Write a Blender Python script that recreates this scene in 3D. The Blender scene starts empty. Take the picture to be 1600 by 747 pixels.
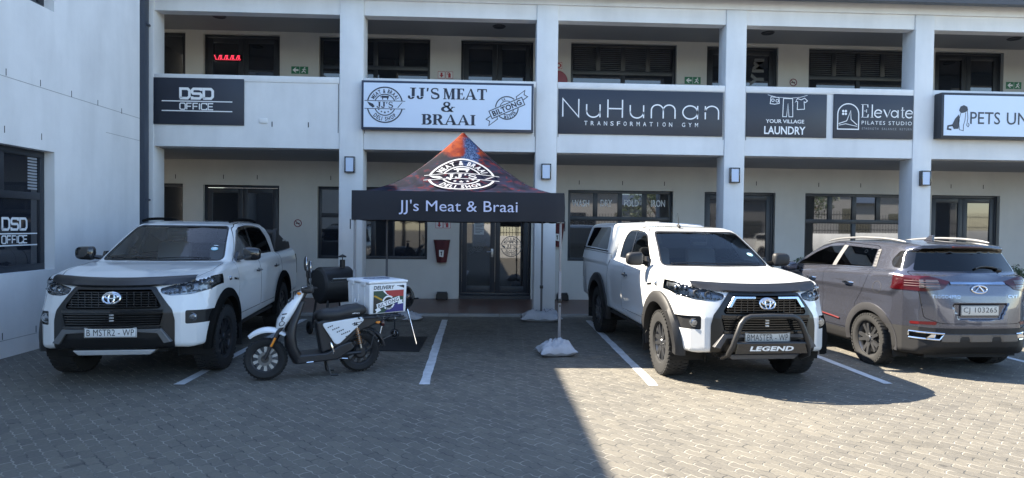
import bpy, bmesh, math, random
import numpy as np
from mathutils import Matrix, Vector
random.seed(7); rng = np.random.default_rng(7)
SC = bpy.context.scene
COL = SC.collection
PI = math.pi
# ---------------------------------------------------------------- camera, sky, sun, exposure
YAW, PITCH, ROLL, CAMH = .0424, -.01936, .01185, 1.7764
def _axes():
    cy, sy = math.cos(YAW), math.sin(YAW)
    f = Vector((sy, cy, 0)); r = Vector((cy, -sy, 0)); u = Vector((0, 0, 1))
    f2 = f*math.cos(PITCH)+u*math.sin(PITCH); u2 = u*math.cos(PITCH)-f*math.sin(PITCH)
    return r*math.cos(ROLL)+u2*math.sin(ROLL), u2*math.cos(ROLL)-r*math.sin(ROLL), f2
r3, u3, f3 = _axes()
cam = bpy.data.cameras.new('camera'); camo = bpy.data.objects.new('camera', cam); COL.objects.link(camo)
cam.sensor_width = 36; cam.lens = 36*986.04/1600; cam.clip_start = .05; cam.clip_end = 2000
m = Matrix((r3, u3, -f3)).transposed().to_4x4(); m.translation = (0, 0, CAMH); camo.matrix_world = m
SC.camera = camo
SUN = Vector((-.95, .45, 1.0)).normalized()
ELEV = math.asin(SUN.z); AZ = math.atan2(SUN.x, SUN.y)
w = bpy.data.worlds.new('World'); SC.world = w; w.use_nodes = True
nt = w.node_tree; sky = nt.nodes.new('ShaderNodeTexSky'); sky.sky_type = 'NISHITA'; sky.sun_disc = False
sky.sun_elevation = ELEV; sky.sun_rotation = AZ % (2*PI); sky.air_density = 1.0; sky.dust_density = .3; sky.ozone_density = 1.6
bg = nt.nodes['Background']; nt.links.new(sky.outputs[0], bg.inputs[0]); bg.inputs[1].default_value = .08
sl = bpy.data.lights.new('sun', 'SUN'); sl.energy = 3.9; sl.angle = math.radians(.5); sl.color = (1, .90, .74)
so = bpy.data.objects.new('sun', sl); COL.objects.link(so); so.rotation_euler = SUN.to_track_quat('Z', 'Y').to_euler(); so.location = (-20, 10, 30)
SC.view_settings.view_transform = 'Standard'; SC.view_settings.look = 'None'; SC.view_settings.gamma = 1
SC.view_settings.exposure = 2.62; SC.view_settings.use_curve_mapping = False
# ---------------------------------------------------------------- materials
MATS = {}
def mat(name, col, rough=.5, metal=0, noise=None, bump=None, coat=0, ior=1.5, emit=None, back=None, stretch=None, streak=0, spec=None):
    if name in MATS: return MATS[name]
    M = bpy.data.materials.new(name); M.use_nodes = True; t = M.node_tree; b = t.nodes['Principled BSDF']
    b.inputs['Base Color'].default_value = (*col, 1); b.inputs['Roughness'].default_value = rough
    b.inputs['Metallic'].default_value = metal; b.inputs['IOR'].default_value = ior; b.inputs['Coat Weight'].default_value = coat
    b.inputs['Coat Roughness'].default_value = .03
    tc = t.nodes.new('ShaderNodeTexCoord'); src = tc.outputs['Object']
    if stretch:
        mp = t.nodes.new('ShaderNodeMapping'); mp.inputs['Scale'].default_value = stretch; t.links.new(src, mp.inputs[0]); src = mp.outputs[0]
    out = None
    if spec is not None: b.inputs['Specular IOR Level'].default_value = spec
    if noise:
        sc, amt = noise; n = t.nodes.new('ShaderNodeTexNoise'); n.inputs['Scale'].default_value = sc; n.inputs['Detail'].default_value = 6; n.inputs['Roughness'].default_value = .65
        t.links.new(src, n.inputs[0])
        r = t.nodes.new('ShaderNodeMapRange'); r.inputs[1].default_value = .25; r.inputs[2].default_value = .75; r.inputs[3].default_value = 1-amt; r.inputs[4].default_value = 1+amt*.6
        t.links.new(n.outputs[0], r.inputs[0])
        mx = t.nodes.new('ShaderNodeVectorMath'); mx.operation = 'SCALE'; mx.inputs[0].default_value = col; t.links.new(r.outputs[0], mx.inputs['Scale'])
        out = mx.outputs[0]
        if streak:      # rain streaks and patch repairs in the plaster
            mp = t.nodes.new('ShaderNodeMapping'); mp.inputs['Scale'].default_value = (1.6, 1.6, .28); t.links.new(tc.outputs['Object'], mp.inputs[0]); n4 = t.nodes.new('ShaderNodeTexNoise'); n4.inputs['Scale'].default_value = 1.6; n4.inputs['Detail'].default_value = 4; t.links.new(mp.outputs[0], n4.inputs[0])
            r4 = t.nodes.new('ShaderNodeMapRange'); r4.inputs[1].default_value = .42; r4.inputs[2].default_value = .68; r4.inputs[3].default_value = 1.0; r4.inputs[4].default_value = 1-streak; t.links.new(n4.outputs[0], r4.inputs[0])
            m4 = t.nodes.new('ShaderNodeVectorMath'); m4.operation = 'SCALE'; t.links.new(out, m4.inputs[0]); t.links.new(r4.outputs[0], m4.inputs['Scale']); out = m4.outputs[0]
        t.links.new(out, b.inputs['Base Color'])
        r2 = t.nodes.new('ShaderNodeMapRange'); r2.inputs[3].default_value = max(0, rough-.08); r2.inputs[4].default_value = min(1, rough+.08); t.links.new(n.outputs[0], r2.inputs[0]); t.links.new(r2.outputs[0], b.inputs['Roughness'])
    if bump:
        sc, st = bump; n = t.nodes.new('ShaderNodeTexNoise'); n.inputs['Scale'].default_value = sc; n.inputs['Detail'].default_value = 4; t.links.new(src, n.inputs[0])
        bp = t.nodes.new('ShaderNodeBump'); bp.inputs['Strength'].default_value = st; bp.inputs['Distance'].default_value = .01; t.links.new(n.outputs[0], bp.inputs['Height']); t.links.new(bp.outputs[0], b.inputs['Normal'])
    if back is not None:    # inside face of a shell: cabin trim
        g = t.nodes.new('ShaderNodeNewGeometry'); d = t.nodes.new('ShaderNodeBsdfDiffuse'); d.inputs[0].default_value = (*back, 1)
        ms = t.nodes.new('ShaderNodeMixShader'); t.links.new(g.outputs['Backfacing'], ms.inputs[0]); t.links.new(b.outputs[0], ms.inputs[1]); t.links.new(d.outputs[0], ms.inputs[2])
        t.links.new(ms.outputs[0], t.nodes['Material Output'].inputs[0])
    if emit: b.inputs['Emission Color'].default_value = (*emit[0], 1); b.inputs['Emission Strength'].default_value = emit[1]
    MATS[name] = M; return M
def glass_mat(name, tint, ior=1.5, wave=.0, rough=.01):   # tinted see-through pane: transparent + mirror by fresnel
    if name in MATS: return MATS[name]
    M = bpy.data.materials.new(name); M.use_nodes = True; t = M.node_tree; t.nodes.remove(t.nodes['Principled BSDF'])
    tr = t.nodes.new('ShaderNodeBsdfTransparent'); tr.inputs[0].default_value = (*tint, 1)
    gl = t.nodes.new('ShaderNodeBsdfGlossy'); gl.inputs['Roughness'].default_value = rough
    fr = t.nodes.new('ShaderNodeFresnel'); fr.inputs[0].default_value = ior
    ms = t.nodes.new('ShaderNodeMixShader'); t.links.new(fr.outputs[0], ms.inputs[0]); t.links.new(tr.outputs[0], ms.inputs[1]); t.links.new(gl.outputs[0], ms.inputs[2])
    if wave:
        tc = t.nodes.new('ShaderNodeTexCoord'); n = t.nodes.new('ShaderNodeTexNoise'); n.inputs['Scale'].default_value = 1.3; t.links.new(tc.outputs['Object'], n.inputs[0])
        bp = t.nodes.new('ShaderNodeBump'); bp.inputs['Strength'].default_value = wave; bp.inputs['Distance'].default_value = .02; t.links.new(n.outputs[0], bp.inputs['Height']); t.links.new(bp.outputs[0], gl.inputs['Normal']); t.links.new(bp.outputs[0], fr.inputs['Normal'])
    t.links.new(ms.outputs[0], t.nodes['Material Output'].inputs[0]); MATS[name] = M; return M
WALL = mat('white_plaster', (.72, .72, .715), .85, noise=(1.1, .09), bump=(35, .12), streak=.09)
INWALL = mat('cream_plaster', (.55, .535, .50), .85, noise=(.9, .10), bump=(40, .1), streak=.04)
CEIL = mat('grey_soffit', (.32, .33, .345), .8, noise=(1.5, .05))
DARKAL = mat('charcoal_aluminium', (.022, .026, .034), .42)
PANE = mat('dark_window_glass', (.014, .017, .024), .03, ior=1.85)
PANE2 = mat('mirrored_window_glass', (.012, .013, .014), .02, ior=2.9)
SLOT = mat('dark_slot', (.03, .03, .032), .8)
SIGNNAVY = mat('navy_sign_board', (.022, .027, .042), .45, noise=(3, .12))
WHITEINK = mat('white_lettering', (.80, .80, .80), .5)
GREYINK = mat('grey_lettering', (.36, .37, .39), .5)
NAVYINK = mat('navy_lettering', (.02, .026, .045), .5)
SIGNWHITE = mat('pale_sign_face', (.60, .68, .80), .35, noise=(1.5, .03))
BLACKPL = mat('black_plastic', (.012, .012, .013), .45, noise=(6, .2))
RUBBER = mat('tyre_rubber', (.014, .014, .0145), .85, noise=(9, .3), bump=(60, .2))
GLOSSBLK = mat('gloss_black', (.01, .01, .011), .12, coat=.6)
CHROME = mat('chrome', (.75, .76, .78), .1, 1)
STEEL = mat('dull_steel', (.5, .5, .5), .35, 1, noise=(8, .15))
# ---------------------------------------------------------------- mesh helpers
def tag(o, label=None, cat=None, group=None, kind=None):
    if label: o['label'] = label
    if cat: o['category'] = cat
    if group: o['group'] = group
    if kind: o['kind'] = kind
    return o
def empty(name, loc=(0, 0, 0), rz=0, label=None, cat=None, group=None):
    o = bpy.data.objects.new(name, None); COL.objects.link(o); o.location = loc; o.rotation_euler = (0, 0, rz); o.empty_display_size = .2
    return tag(o, label, cat, group)
class MB:
    def __init__(s): s.v = []; s.f = []; s.sm = []
    def add(s, V, F, M=None, smooth=False):
        k = len(s.v)
        for p in V:
            p = Vector(p); s.v.append(tuple(M @ p) if M else tuple(p))
        for f in F: s.f.append(tuple(i+k for i in f)); s.sm.append(smooth)
        return s
    def box(s, x0, x1, y0, y1, z0, z1, M=None):
        V = [(x, y, z) for z in (z0, z1) for y in (y0, y1) for x in (x0, x1)]
        return s.add(V, [(0, 2, 3, 1), (4, 5, 7, 6), (0, 1, 5, 4), (2, 6, 7, 3), (0, 4, 6, 2), (1, 3, 7, 5)], M)
    def bbox(s, x0, x1, y0, y1, z0, z1, b=.01, seg=2, M=None):
        bm = bmesh.new(); bmesh.ops.create_cube(bm, size=1)
        for v in bm.verts: v.co = ((x0+x1)/2+v.co.x*(x1-x0), (y0+y1)/2+v.co.y*(y1-y0), (z0+z1)/2+v.co.z*(z1-z0))
        bmesh.ops.bevel(bm, geom=bm.edges[:], offset=b, segments=seg, profile=.5, affect='EDGES')
        return s.bm(bm, M, True)
    def bm(s, bm, M=None, smooth=False):
        bm.verts.index_update(); s.add([v.co.copy() for v in bm.verts], [[v.index for v in f.verts] for f in bm.faces], M, smooth); bm.free(); return s
    def prism(s, poly, d0, d1, axes='xz', M=None, bev=0):   # polygon (2D) extruded along the third axis
        n = len(poly); A = 0
        for i in range(n): A += poly[i][0]*poly[(i+1) % n][1]-poly[(i+1) % n][0]*poly[i][1]
        if A < 0: poly = poly[::-1]
        def P(p, d):
            return {'xz': (p[0], d, p[1]), 'xy': (p[0], p[1], d), 'yz': (d, p[0], p[1])}[axes]
        bm = bmesh.new(); a = [bm.verts.new(P(p, d0)) for p in poly]; b = [bm.verts.new(P(p, d1)) for p in poly]
        bm.faces.new(a); bm.faces.new(b[::-1])
        for i in range(n): bm.faces.new((a[i], a[(i+1) % n], b[(i+1) % n], b[i]))
        bmesh.ops.recalc_face_normals(bm, faces=bm.faces[:])
        if bev: bmesh.ops.bevel(bm, geom=bm.edges[:], offset=bev, segments=2, profile=.5, affect='EDGES')
        bmesh.ops.triangulate(bm, faces=[f for f in bm.faces if len(f.verts) > 4])
        return s.bm(bm, M)
    def tube(s, pts, r, n=8, M=None, caps=True, closed=False):
        pts = [Vector(p) for p in pts]; R = r if isinstance(r, (list, tuple)) else [r]*len(pts); V = []; F = []; N = len(pts); up = None
        for i, p in enumerate(pts):
            if closed: d = (pts[(i+1) % N]-pts[i-1]).normalized()
            else: d = (pts[min(i+1, N-1)]-pts[max(i-1, 0)]).normalized()
            if up is None: up = Vector((0, 0, 1)) if abs(d.z) < .9 else Vector((1, 0, 0))
            a = d.cross(up).normalized(); b = a.cross(d).normalized(); up = b
            for k in range(n): V.append(p+a*math.cos(2*PI*k/n)*R[i]+b*math.sin(2*PI*k/n)*R[i])
        for i in range(N if closed else N-1):
            j = (i+1) % N
            for k in range(n): F.append((i*n+k, i*n+(k+1) % n, j*n+(k+1) % n, j*n+k))
        if caps and not closed: F.append(tuple(range(n))[::-1]); F.append(tuple((N-1)*n+k for k in range(n)))
        return s.add(V, F, M, True)
    def lathe(s, prof, n=32, M=None, axis='z', a0=0, a1=2*PI):   # prof: (radius, height)
        full = abs(a1-a0-2*PI) < 1e-6; K = n if full else n+1; V = []; F = []
        for k in range(K):
            a = a0+(a1-a0)*k/n; c, q = math.cos(a), math.sin(a)
            for r, h in prof: V.append({'z': (r*c, r*q, h), 'x': (h, r*c, r*q), 'y': (r*q, h, r*c)}[axis])
        m_ = len(prof)
        for k in range(n):
            j = (k+1) % K
            for i in range(m_-1): F.append((k*m_+i, j*m_+i, j*m_+i+1, k*m_+i+1))
        return s.add(V, F, M, True)
    def sphere(s, c, r, nu=16, nv=10, M=None):
        r = r if isinstance(r, (tuple, list)) else (r, r, r); V = []; F = []
        for i in range(nv+1):
            t = PI*i/nv
            for k in range(nu): V.append((c[0]+r[0]*math.sin(t)*math.cos(2*PI*k/nu), c[1]+r[1]*math.sin(t)*math.sin(2*PI*k/nu), c[2]+r[2]*math.cos(t)))
        for i in range(nv):
            for k in range(nu): F.append((i*nu+k, (i+1)*nu+k, (i+1)*nu+(k+1) % nu, i*nu+(k+1) % nu))
        return s.add(V, F, M, True)
    def build(s, name, material, parent=None, auto=35, label=None, recalc=False):
        me = bpy.data.meshes.new(name); me.from_pydata(s.v, [], s.f); me.validate()
        if recalc:
            b = bmesh.new(); b.from_mesh(me); bmesh.ops.recalc_face_normals(b, faces=b.faces[:]); b.to_mesh(me); b.free()
        if any(s.sm) and len(s.sm) == len(me.polygons):
            me.polygons.foreach_set('use_smooth', s.sm); me.set_sharp_from_angle(angle=math.radians(auto))
        me.materials.append(material); o = bpy.data.objects.new(name, me); COL.objects.link(o); o.parent = parent
        if label: o['label'] = label
        return o
def boxobj(name, m_, parent, *d, b=0):
    q = MB()
    q.bbox(*d, b=b) if b else q.box(*d)
    return q.build(name, m_, parent)
# ---------------------------------------------------------------- lettering
_cache = {}
def text2d(s, bold=0, spacing=1.0, shear=0, res=3):
    k = (s, bold, spacing, shear, res)
    if k in _cache: return _cache[k]
    c = bpy.data.curves.new('lettering', 'FONT'); c.body = s; c.size = 1; c.offset = bold; c.space_character = spacing; c.shear = shear; c.resolution_u = res
    o = bpy.data.objects.new('lettering', c); COL.objects.link(o)
    me = o.evaluated_get(bpy.context.evaluated_depsgraph_get()).to_mesh()
    V = np.array([v.co[:2] for v in me.vertices]).reshape(-1, 2); F = [tuple(p.vertices) for p in me.polygons]
    bpy.data.objects.remove(o); bpy.data.curves.remove(c)
    _cache[k] = (V, F); return V, F
class Ink:          # flat marks collected in (u, v), later laid on a surface by fn(u, v) -> point
    def __init__(s): s.v = []; s.f = []
    def raw(s, V, F):
        k = len(s.v); s.v += [tuple(p) for p in V]; s.f += [tuple(i+k for i in f) for f in F]; return s
    def text(s, t, cx, cy, w_, h_, bold=0, spacing=1.0, shear=0, ang=0, res=3):
        V, F = text2d(t, bold, spacing, shear, res); lo, hi = V.min(0), V.max(0)
        W = (V-(lo+hi)/2)/(hi-lo)*np.array([w_ if w_ else h_*(hi-lo)[0]/(hi-lo)[1], h_])
        if ang: c, q = math.cos(ang), math.sin(ang); W = W @ np.array([[c, q], [-q, c]])
        return s.raw(W+np.array([cx, cy]), F)
    def arctext(s, t, cx, cy, r, a_mid, span, h, bold=.03, inside=False, sx=1):
        n = len(t); ws = []
        for ch in t:
            if ch == ' ': ws.append(.5); continue
            V, F = text2d(ch, bold, res=2); ws.append((V[:, 0].max()-V[:, 0].min())+.14)
        tot = sum(ws); acc = 0
        for ch, q in zip(t, ws):
            f = (acc+q/2)/tot-.5; acc += q
            a = a_mid+(f*span if inside else -f*span)
            if ch == ' ': continue
            V, F = text2d(ch, bold, res=2); lo, hi = V.min(0), V.max(0)
            W = (V-np.array([(lo[0]+hi[0])/2, .365]))*(h/.73)
            W[:, 0] *= (span*r/tot)/(h/.73)*.98
            th = a+PI/2 if inside else a-PI/2
            c, k = math.cos(th), math.sin(th); W = W @ np.array([[c, k], [-k, c]])
            s.raw(W+np.array([cx+r*math.cos(a), cy+r*math.sin(a)]), F)
        return s
    def rect(s, x0, x1, y0, y1): return s.raw([(x0, y0), (x1, y0), (x1, y1), (x0, y1)], [(0, 1, 2, 3)])
    def poly(s, P):
        bm = bmesh.new(); f = bm.faces.new([bm.verts.new((p[0], p[1], 0)) for p in P]); 
        if f.normal.z < 0: pass
        bmesh.ops.triangulate(bm, faces=bm.faces[:]); bm.verts.index_update()
        s.raw([v.co[:2] for v in bm.verts], [[v.index for v in f.verts] for f in bm.faces]); bm.free(); return s
    def line(s, pts, w_, closed=False):
        P = [np.array(p, float) for p in pts]; P = [p for i, p in enumerate(P) if i == 0 or np.linalg.norm(p-P[i-1]) > 1e-6]; n = len(P); L = []; R = []
        for i in range(n):
            a = P[i-1] if (i or closed) else None; b = P[(i+1) % n] if (i < n-1 or closed) else None
            d1 = (P[i]-a)/max(1e-9, np.linalg.norm(P[i]-a)) if a is not None else None
            d2 = (b-P[i])/max(1e-9, np.linalg.norm(b-P[i])) if b is not None else None
            d = d1 if d2 is None else d2 if d1 is None else d1+d2
            l = np.linalg.norm(d); d = d/l if l > 1e-6 else d1
            nn = np.array([-d[1], d[0]]); k = 1
            if d1 is not None and d2 is not None: k = 1/max(.5, abs(np.dot(nn, np.array([-d1[1], d1[0]]))))
            L.append(P[i]+nn*w_/2*k); R.append(P[i]-nn*w_/2*k)
        F = [(i, n+i, n+(i+1) % n, (i+1) % n) for i in range(n if closed else n-1)]
        return s.raw(L+R, F)
    def ring(s, cx, cy, r, w_, a0=0, a1=2*PI, n=48, ry=1):
        full = abs(a1-a0-2*PI) < 1e-6
        pts = [(cx+r*math.cos(a0+(a1-a0)*i/n), cy+ry*r*math.sin(a0+(a1-a0)*i/n)) for i in range(n if full else n+1)]
        return s.line(pts, w_, full)
    def disc(s, cx, cy, r, n=24): return s.poly([(cx+r*math.cos(2*PI*i/n), cy+r*math.sin(2*PI*i/n)) for i in range(n)])
    def star(s, cx, cy, r): return s.poly([(cx+(r if i % 2 == 0 else r*.42)*math.sin(PI*i/5), cy+(r if i % 2 == 0 else r*.42)*math.cos(PI*i/5)) for i in range(10)])
    def merge(s, o, sx=1, sy=1, dx=0, dy=0, ang=0):
        c, q = math.cos(ang), math.sin(ang)
        return s.raw([(dx+sx*(x*c-y*q), dy+sy*(x*q+y*c)) for x, y in o.v], o.f)
    def lay(s, name, material, parent, fn, thick=0, label=None):
        V = [tuple(fn(u, v_)) for u, v_ in s.v]; me = bpy.data.meshes.new(name); me.from_pydata(V, [], s.f); me.validate(); me.materials.append(material)
        o = bpy.data.objects.new(name, me); COL.objects.link(o); o.parent = parent
        if label: o['label'] = label
        return o
def onY(y, x0=0, z0=0): return lambda u, v_: (x0+u, y, z0+v_)
# serif display capitals drawn from bars and curves, cap height 1
def serif_glyph(ch, T=.22, t=.08, sf=.07):
    k = Ink()
    def V(x, y0=0, y1=1, w_=T): k.rect(x, x+w_, y0, y1)
    def S(x, y, l, h=sf): k.rect(x, x+l, y, y+h)
    def C(pts, ws):
        P = np.array(pts, float); d = np.gradient(P, axis=0); d /= np.linalg.norm(d, axis=1)[:, None]+1e-9; n = np.stack([-d[:, 1], d[:, 0]], 1); W = np.array(ws)[:, None]/2
        m_ = len(P); k.raw(np.vstack([P+n*W, P-n*W]), [(i, m_+i, m_+i+1, i+1) for i in range(m_-1)])
    def arc(cx, cy, rx, ry, a0, a1, wfun, n=14):
        A = np.linspace(a0, a1, n); C([(cx+rx*math.cos(a), cy+ry*math.sin(a)) for a in A], [wfun(a) for a in A])
    hw = lambda a: t+(T-t)*abs(math.cos(a))
    if ch == 'I': V(.08); S(0, 0, T+.16); S(0, 1-sf, T+.16); return k, T+.16
    if ch == 'J':
        V(.26, .22, 1); S(.14, 1-sf, T+.22); arc(.22, .18, .15, .17, 0, -PI*.95, lambda a: .1+.08*abs(math.cos(a))); k.disc(.07, .2, .085); return k, .56
    if ch == 'M':
        V(.08, w_=.1); S(0, 0, .26); S(0, 1-sf, .22); V(.68); S(.60, 0, T+.16); S(.68, 1-sf, T+.08)
        k.poly([(.08, 1), (.28, 1), (.50, .25), (.44, 0), (.40, 0)]); k.poly([(.44, 0), (.50, .28), (.68, 1), (.74, 1), (.50, 0)]); return k, .98
    if ch == 'E': V(.08); S(0, 0, .62); S(0, 1-sf, .60); S(.25, .48, .24); k.poly([(.50, 0), (.64, 0), (.66, .26), (.60, .26)]); k.poly([(.48, 1), (.61, 1), (.62, .76), (.56, .76)]); k.rect(.44, .50, .38, .62); return k, .66
    if ch == 'A':
        k.poly([(.02, 0), (.12, 0), (.42, .9), (.40, 1)]); k.poly([(.36, 1), (.48, 1), (.86, 0), (.60, 0)]); k.rect(.2, .64, .28, .36); S(-.04, 0, .26); S(.52, 0, .40); return k, .88
    if ch == 'T': V(.27); S(.17, 0, T+.2); S(0, 1-sf-.02, .76, sf+.02); k.poly([(0, 1), (.1, 1), (.05, .72), (-.01, .72)]); k.poly([(.66, 1), (.76, 1), (.77, .72), (.71, .72)]); return k, .76
    if ch == 'B':
        V(.08); S(0, 0, .4); S(0, 1-sf, .4); arc(.38, .76, .22, .205, -PI/2, PI/2, hw); arc(.38, .28, .27, .245, -PI/2, PI/2, hw); S(.25, .485, .16); return k, .74
    if ch == 'R':
        V(.08); S(0, 0, T+.16); S(0, 1-sf, .4); arc(.38, .74, .23, .225, -PI/2, PI/2, hw); S(.25, .475, .14); k.poly([(.36, .5), (.56, .5), (.84, .0), (.62, 0)]); S(.6, 0, .3); return k, .86
    if ch == 'S':
        A = np.linspace(.25*PI, 1.5*PI, 14); B = np.linspace(.5*PI, -.8*PI, 14)
        P = [(.33+.24*math.cos(a), .75+.22*math.sin(a)) for a in A]+[(.33+.26*math.cos(a), .26+.235*math.sin(a)) for a in B]
        W = [.09+.03*abs(math.cos(a)) for a in A[:8]]+[.12+.1*(i/6) for i in range(6)]+[.22-.1*(i/6) for i in range(6)]+[.1+.07*abs(math.cos(a)) for a in B[6:]]
        C(P, W[:len(P)]); k.rect(.50, .56, .72, .96); k.rect(.06, .12, .06, .32); return k, .66
    if ch == "'": k.poly([(.08, 1), (.22, 1), (.16, .68), (.06, .68)]); return k, .26
    if ch == '&':
        arc(.36, .74, .17, .2, 0, 2*PI, lambda a: .07+.07*abs(math.cos(a)), 20); arc(.34, .27, .26, .22, .3*PI, 1.85*PI, lambda a: .08+.12*abs(math.cos(a)), 18)
        k.poly([(.24, .62), (.42, .62), (.82, 0), (.62, 0)]); k.poly([(.5, .12), (.58, .1), (.80, .46), (.72, .5)]); k.rect(.64, .9, .44, .5); return k, .9
    return k, .35
def serif_text(ink, s, cx, cy, h, gap=.07, sx=1.0, wtot=None):
    G = [serif_glyph(c) if c != ' ' else (None, .3) for c in s]; tot = sum(g[1] for g in G)+gap*(len(G)-1)
    if wtot: sx = wtot/(tot*h)
    x = cx-tot*h*sx/2
    for g, w_ in G:
        if g: ink.raw([(x+u*h*sx, cy-h/2+v_*h) for u, v_ in g.v], g.f)
        x += (w_+gap)*h*sx
    return ink
def stroke_text(ink, s, cx, cy, w_, h, lw, glyphs, gap=.3):
    tot = sum(glyphs[c][1] for c in s)+gap*(len(s)-1); sx = w_/tot; x = cx-w_/2
    for c in s:
        for st in glyphs[c][0]: ink.line([(x+u*sx, cy-h/2+v_*h) for u, v_ in st], lw)
        x += (glyphs[c][1]+gap)*sx
    return ink
def _arc(cx, cy, rx, ry, a0, a1, n=14): return [(cx+rx*math.cos(math.radians(a0+(a1-a0)*i/n)), cy+ry*math.sin(math.radians(a0+(a1-a0)*i/n))) for i in range(n+1)]
TECH = {'D': ([[(0, 0), (0, 1), (.8, 1), (1, .8), (1, .2), (.8, 0), (-.07, 0)]], 1), 'S': ([[(1, .8), (1, 1), (.15, 1), (0, .85), (0, .62), (.12, .5), (.88, .5), (1, .38), (1, .15), (.85, 0), (0, 0), (0, .2)]], 1),
        'O': ([[(.15, 0), (0, .15), (0, .85), (.15, 1), (.85, 1), (1, .85), (1, .15), (.85, 0), (.13, 0)]], 1), 'F': ([[(0, 0), (0, 1), (.9, 1)], [(0, .5), (.8, .5)]], .9), 'I': ([[(0, 0), (0, 1)]], .05),
        'C': ([[(1, .75), (1, 1), (.15, 1), (0, .85), (0, .15), (.15, 0), (1, 0), (1, .25)]], 1), 'E': ([[(.95, 0), (0, 0), (0, 1), (.95, 1)], [(0, .5), (.85, .5)]], .95)}
THIN = {'N': ([[(0, 0), (0, 1), (.85, 0), (.85, 1)]], .85), 'H': ([[(0, 0), (0, 1)], [(.78, 0), (.78, 1)], [(0, .5), (.78, .5)]], .78),
        'u': ([[(0, .72), (0, .3)]+_arc(.36, .34, .36, .34, 180, 360)+[(.72, .72)], [(.72, .35), (.72, 0)]], .72),
        'm': ([[(0, 0), (0, .45)]+_arc(.32, .46, .32, .3, 180, 0)+[(.64, 0)], [(.64, .46)]+_arc(.96, .46, .32, .3, 180, 0)+[(1.28, 0)]], 1.28),
        'a': ([_arc(.4, .37, .4, .37, 0, 360, 28), [(.8, .74), (.8, 0)]], .8), 'n': ([[(0, 0), (0, .74)], [(0, .4)]+_arc(.36, .42, .36, .32, 180, 0)+[(.72, 0)]], .72)}
def logo_round(sq=1.0):       # round deli badge, radius 1
    k = Ink()
    for a0, a1 in ((14, 166), (194, 346)):
        k.ring(0, 0, .97, .07, math.radians(a0), math.radians(a1), 40)
    for a0, a1 in ((24, 156), (204, 336)): k.ring(0, 0, .58, .055, math.radians(a0), math.radians(a1), 30)
    k.rect(-1.12, 1.12, .20, .235); k.rect(-1.12, 1.12, -.235, -.20)
    k.arctext('MEAT & BRAAI', 0, 0, .77, PI/2, 2.25, .22, .03); k.arctext('DELI SHOP', 0, 0, .77, -PI/2, 1.7, .22, .03, inside=True)
    serif_text(k, "JJ'S", 0, 0, .33, wtot=.9)
    k.poly([(-.19, .46), (-.16, .50), (.2, .5), (.23, .44), (.19, .38), (.17, .28), (.12, .28), (.11, .38), (-.09, .38), (-.1, .28), (-.15, .28), (-.16, .40), (-.24, .4), (-.26, .46)])
    k.poly([(-.98, .17), (-.66, .05), (-.56, -.1), (-.66, -.17), (-.86, -.03)]); k.poly([(.98, .17), (.74, -.15), (.68, -.15), (.90, .12)])
    for i in range(5): a = math.radians(-140+25*i); k.star(.44*math.cos(a)*1.0, .44*math.sin(a)+.02, .065 if i != 2 else .085)
    return k
def logo_biltong(white=False):     # slanted ribbon across a ring, ribbon about 2 long
    fr = Ink(); 
    for a0, a1 in ((50, 178), (228, 360)):
        fr.ring(0, 0, .62, .06, math.radians(a0), math.radians(a1), 30); fr.ring(0, 0, .38, .04, math.radians(a0+12), math.radians(a1-14), 24)
    fr.arctext('MASTER', 0, 0, .5, math.radians(-65), 1.5, .17, .03, inside=True); fr.arctext('SA', 0, 0, .5, math.radians(112), .45, .15, .03)
    rb = Ink(); a = math.radians(24); c, q = math.cos(a), math.sin(a); R = lambda x, y: (x*c-y*q, x*q+y*c)
    rb.line([R(-.98, -.22), R(.98, -.22), R(.98, .22), R(-.98, .22)], .05, True)
    rb.line([R(-.98, -.05), R(-1.3, -.12), R(-1.16, -.3), R(-1.3, -.5), R(-.72, -.36), R(-.7, -.24)], .045); rb.line([R(.98, .05), R(1.3, .12), R(1.16, .3), R(1.3, .5), R(.72, .36), R(.7, .24)], .045)
    V, F = text2d('BILTONG', .035, 1.05); lo, hi = V.min(0), V.max(0); W = (V-(lo+hi)/2)/(hi-lo)*np.array([1.72, .31]); rb.raw([R(*p) for p in W], F)
    fr.raw(rb.v, rb.f); return fr
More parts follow.
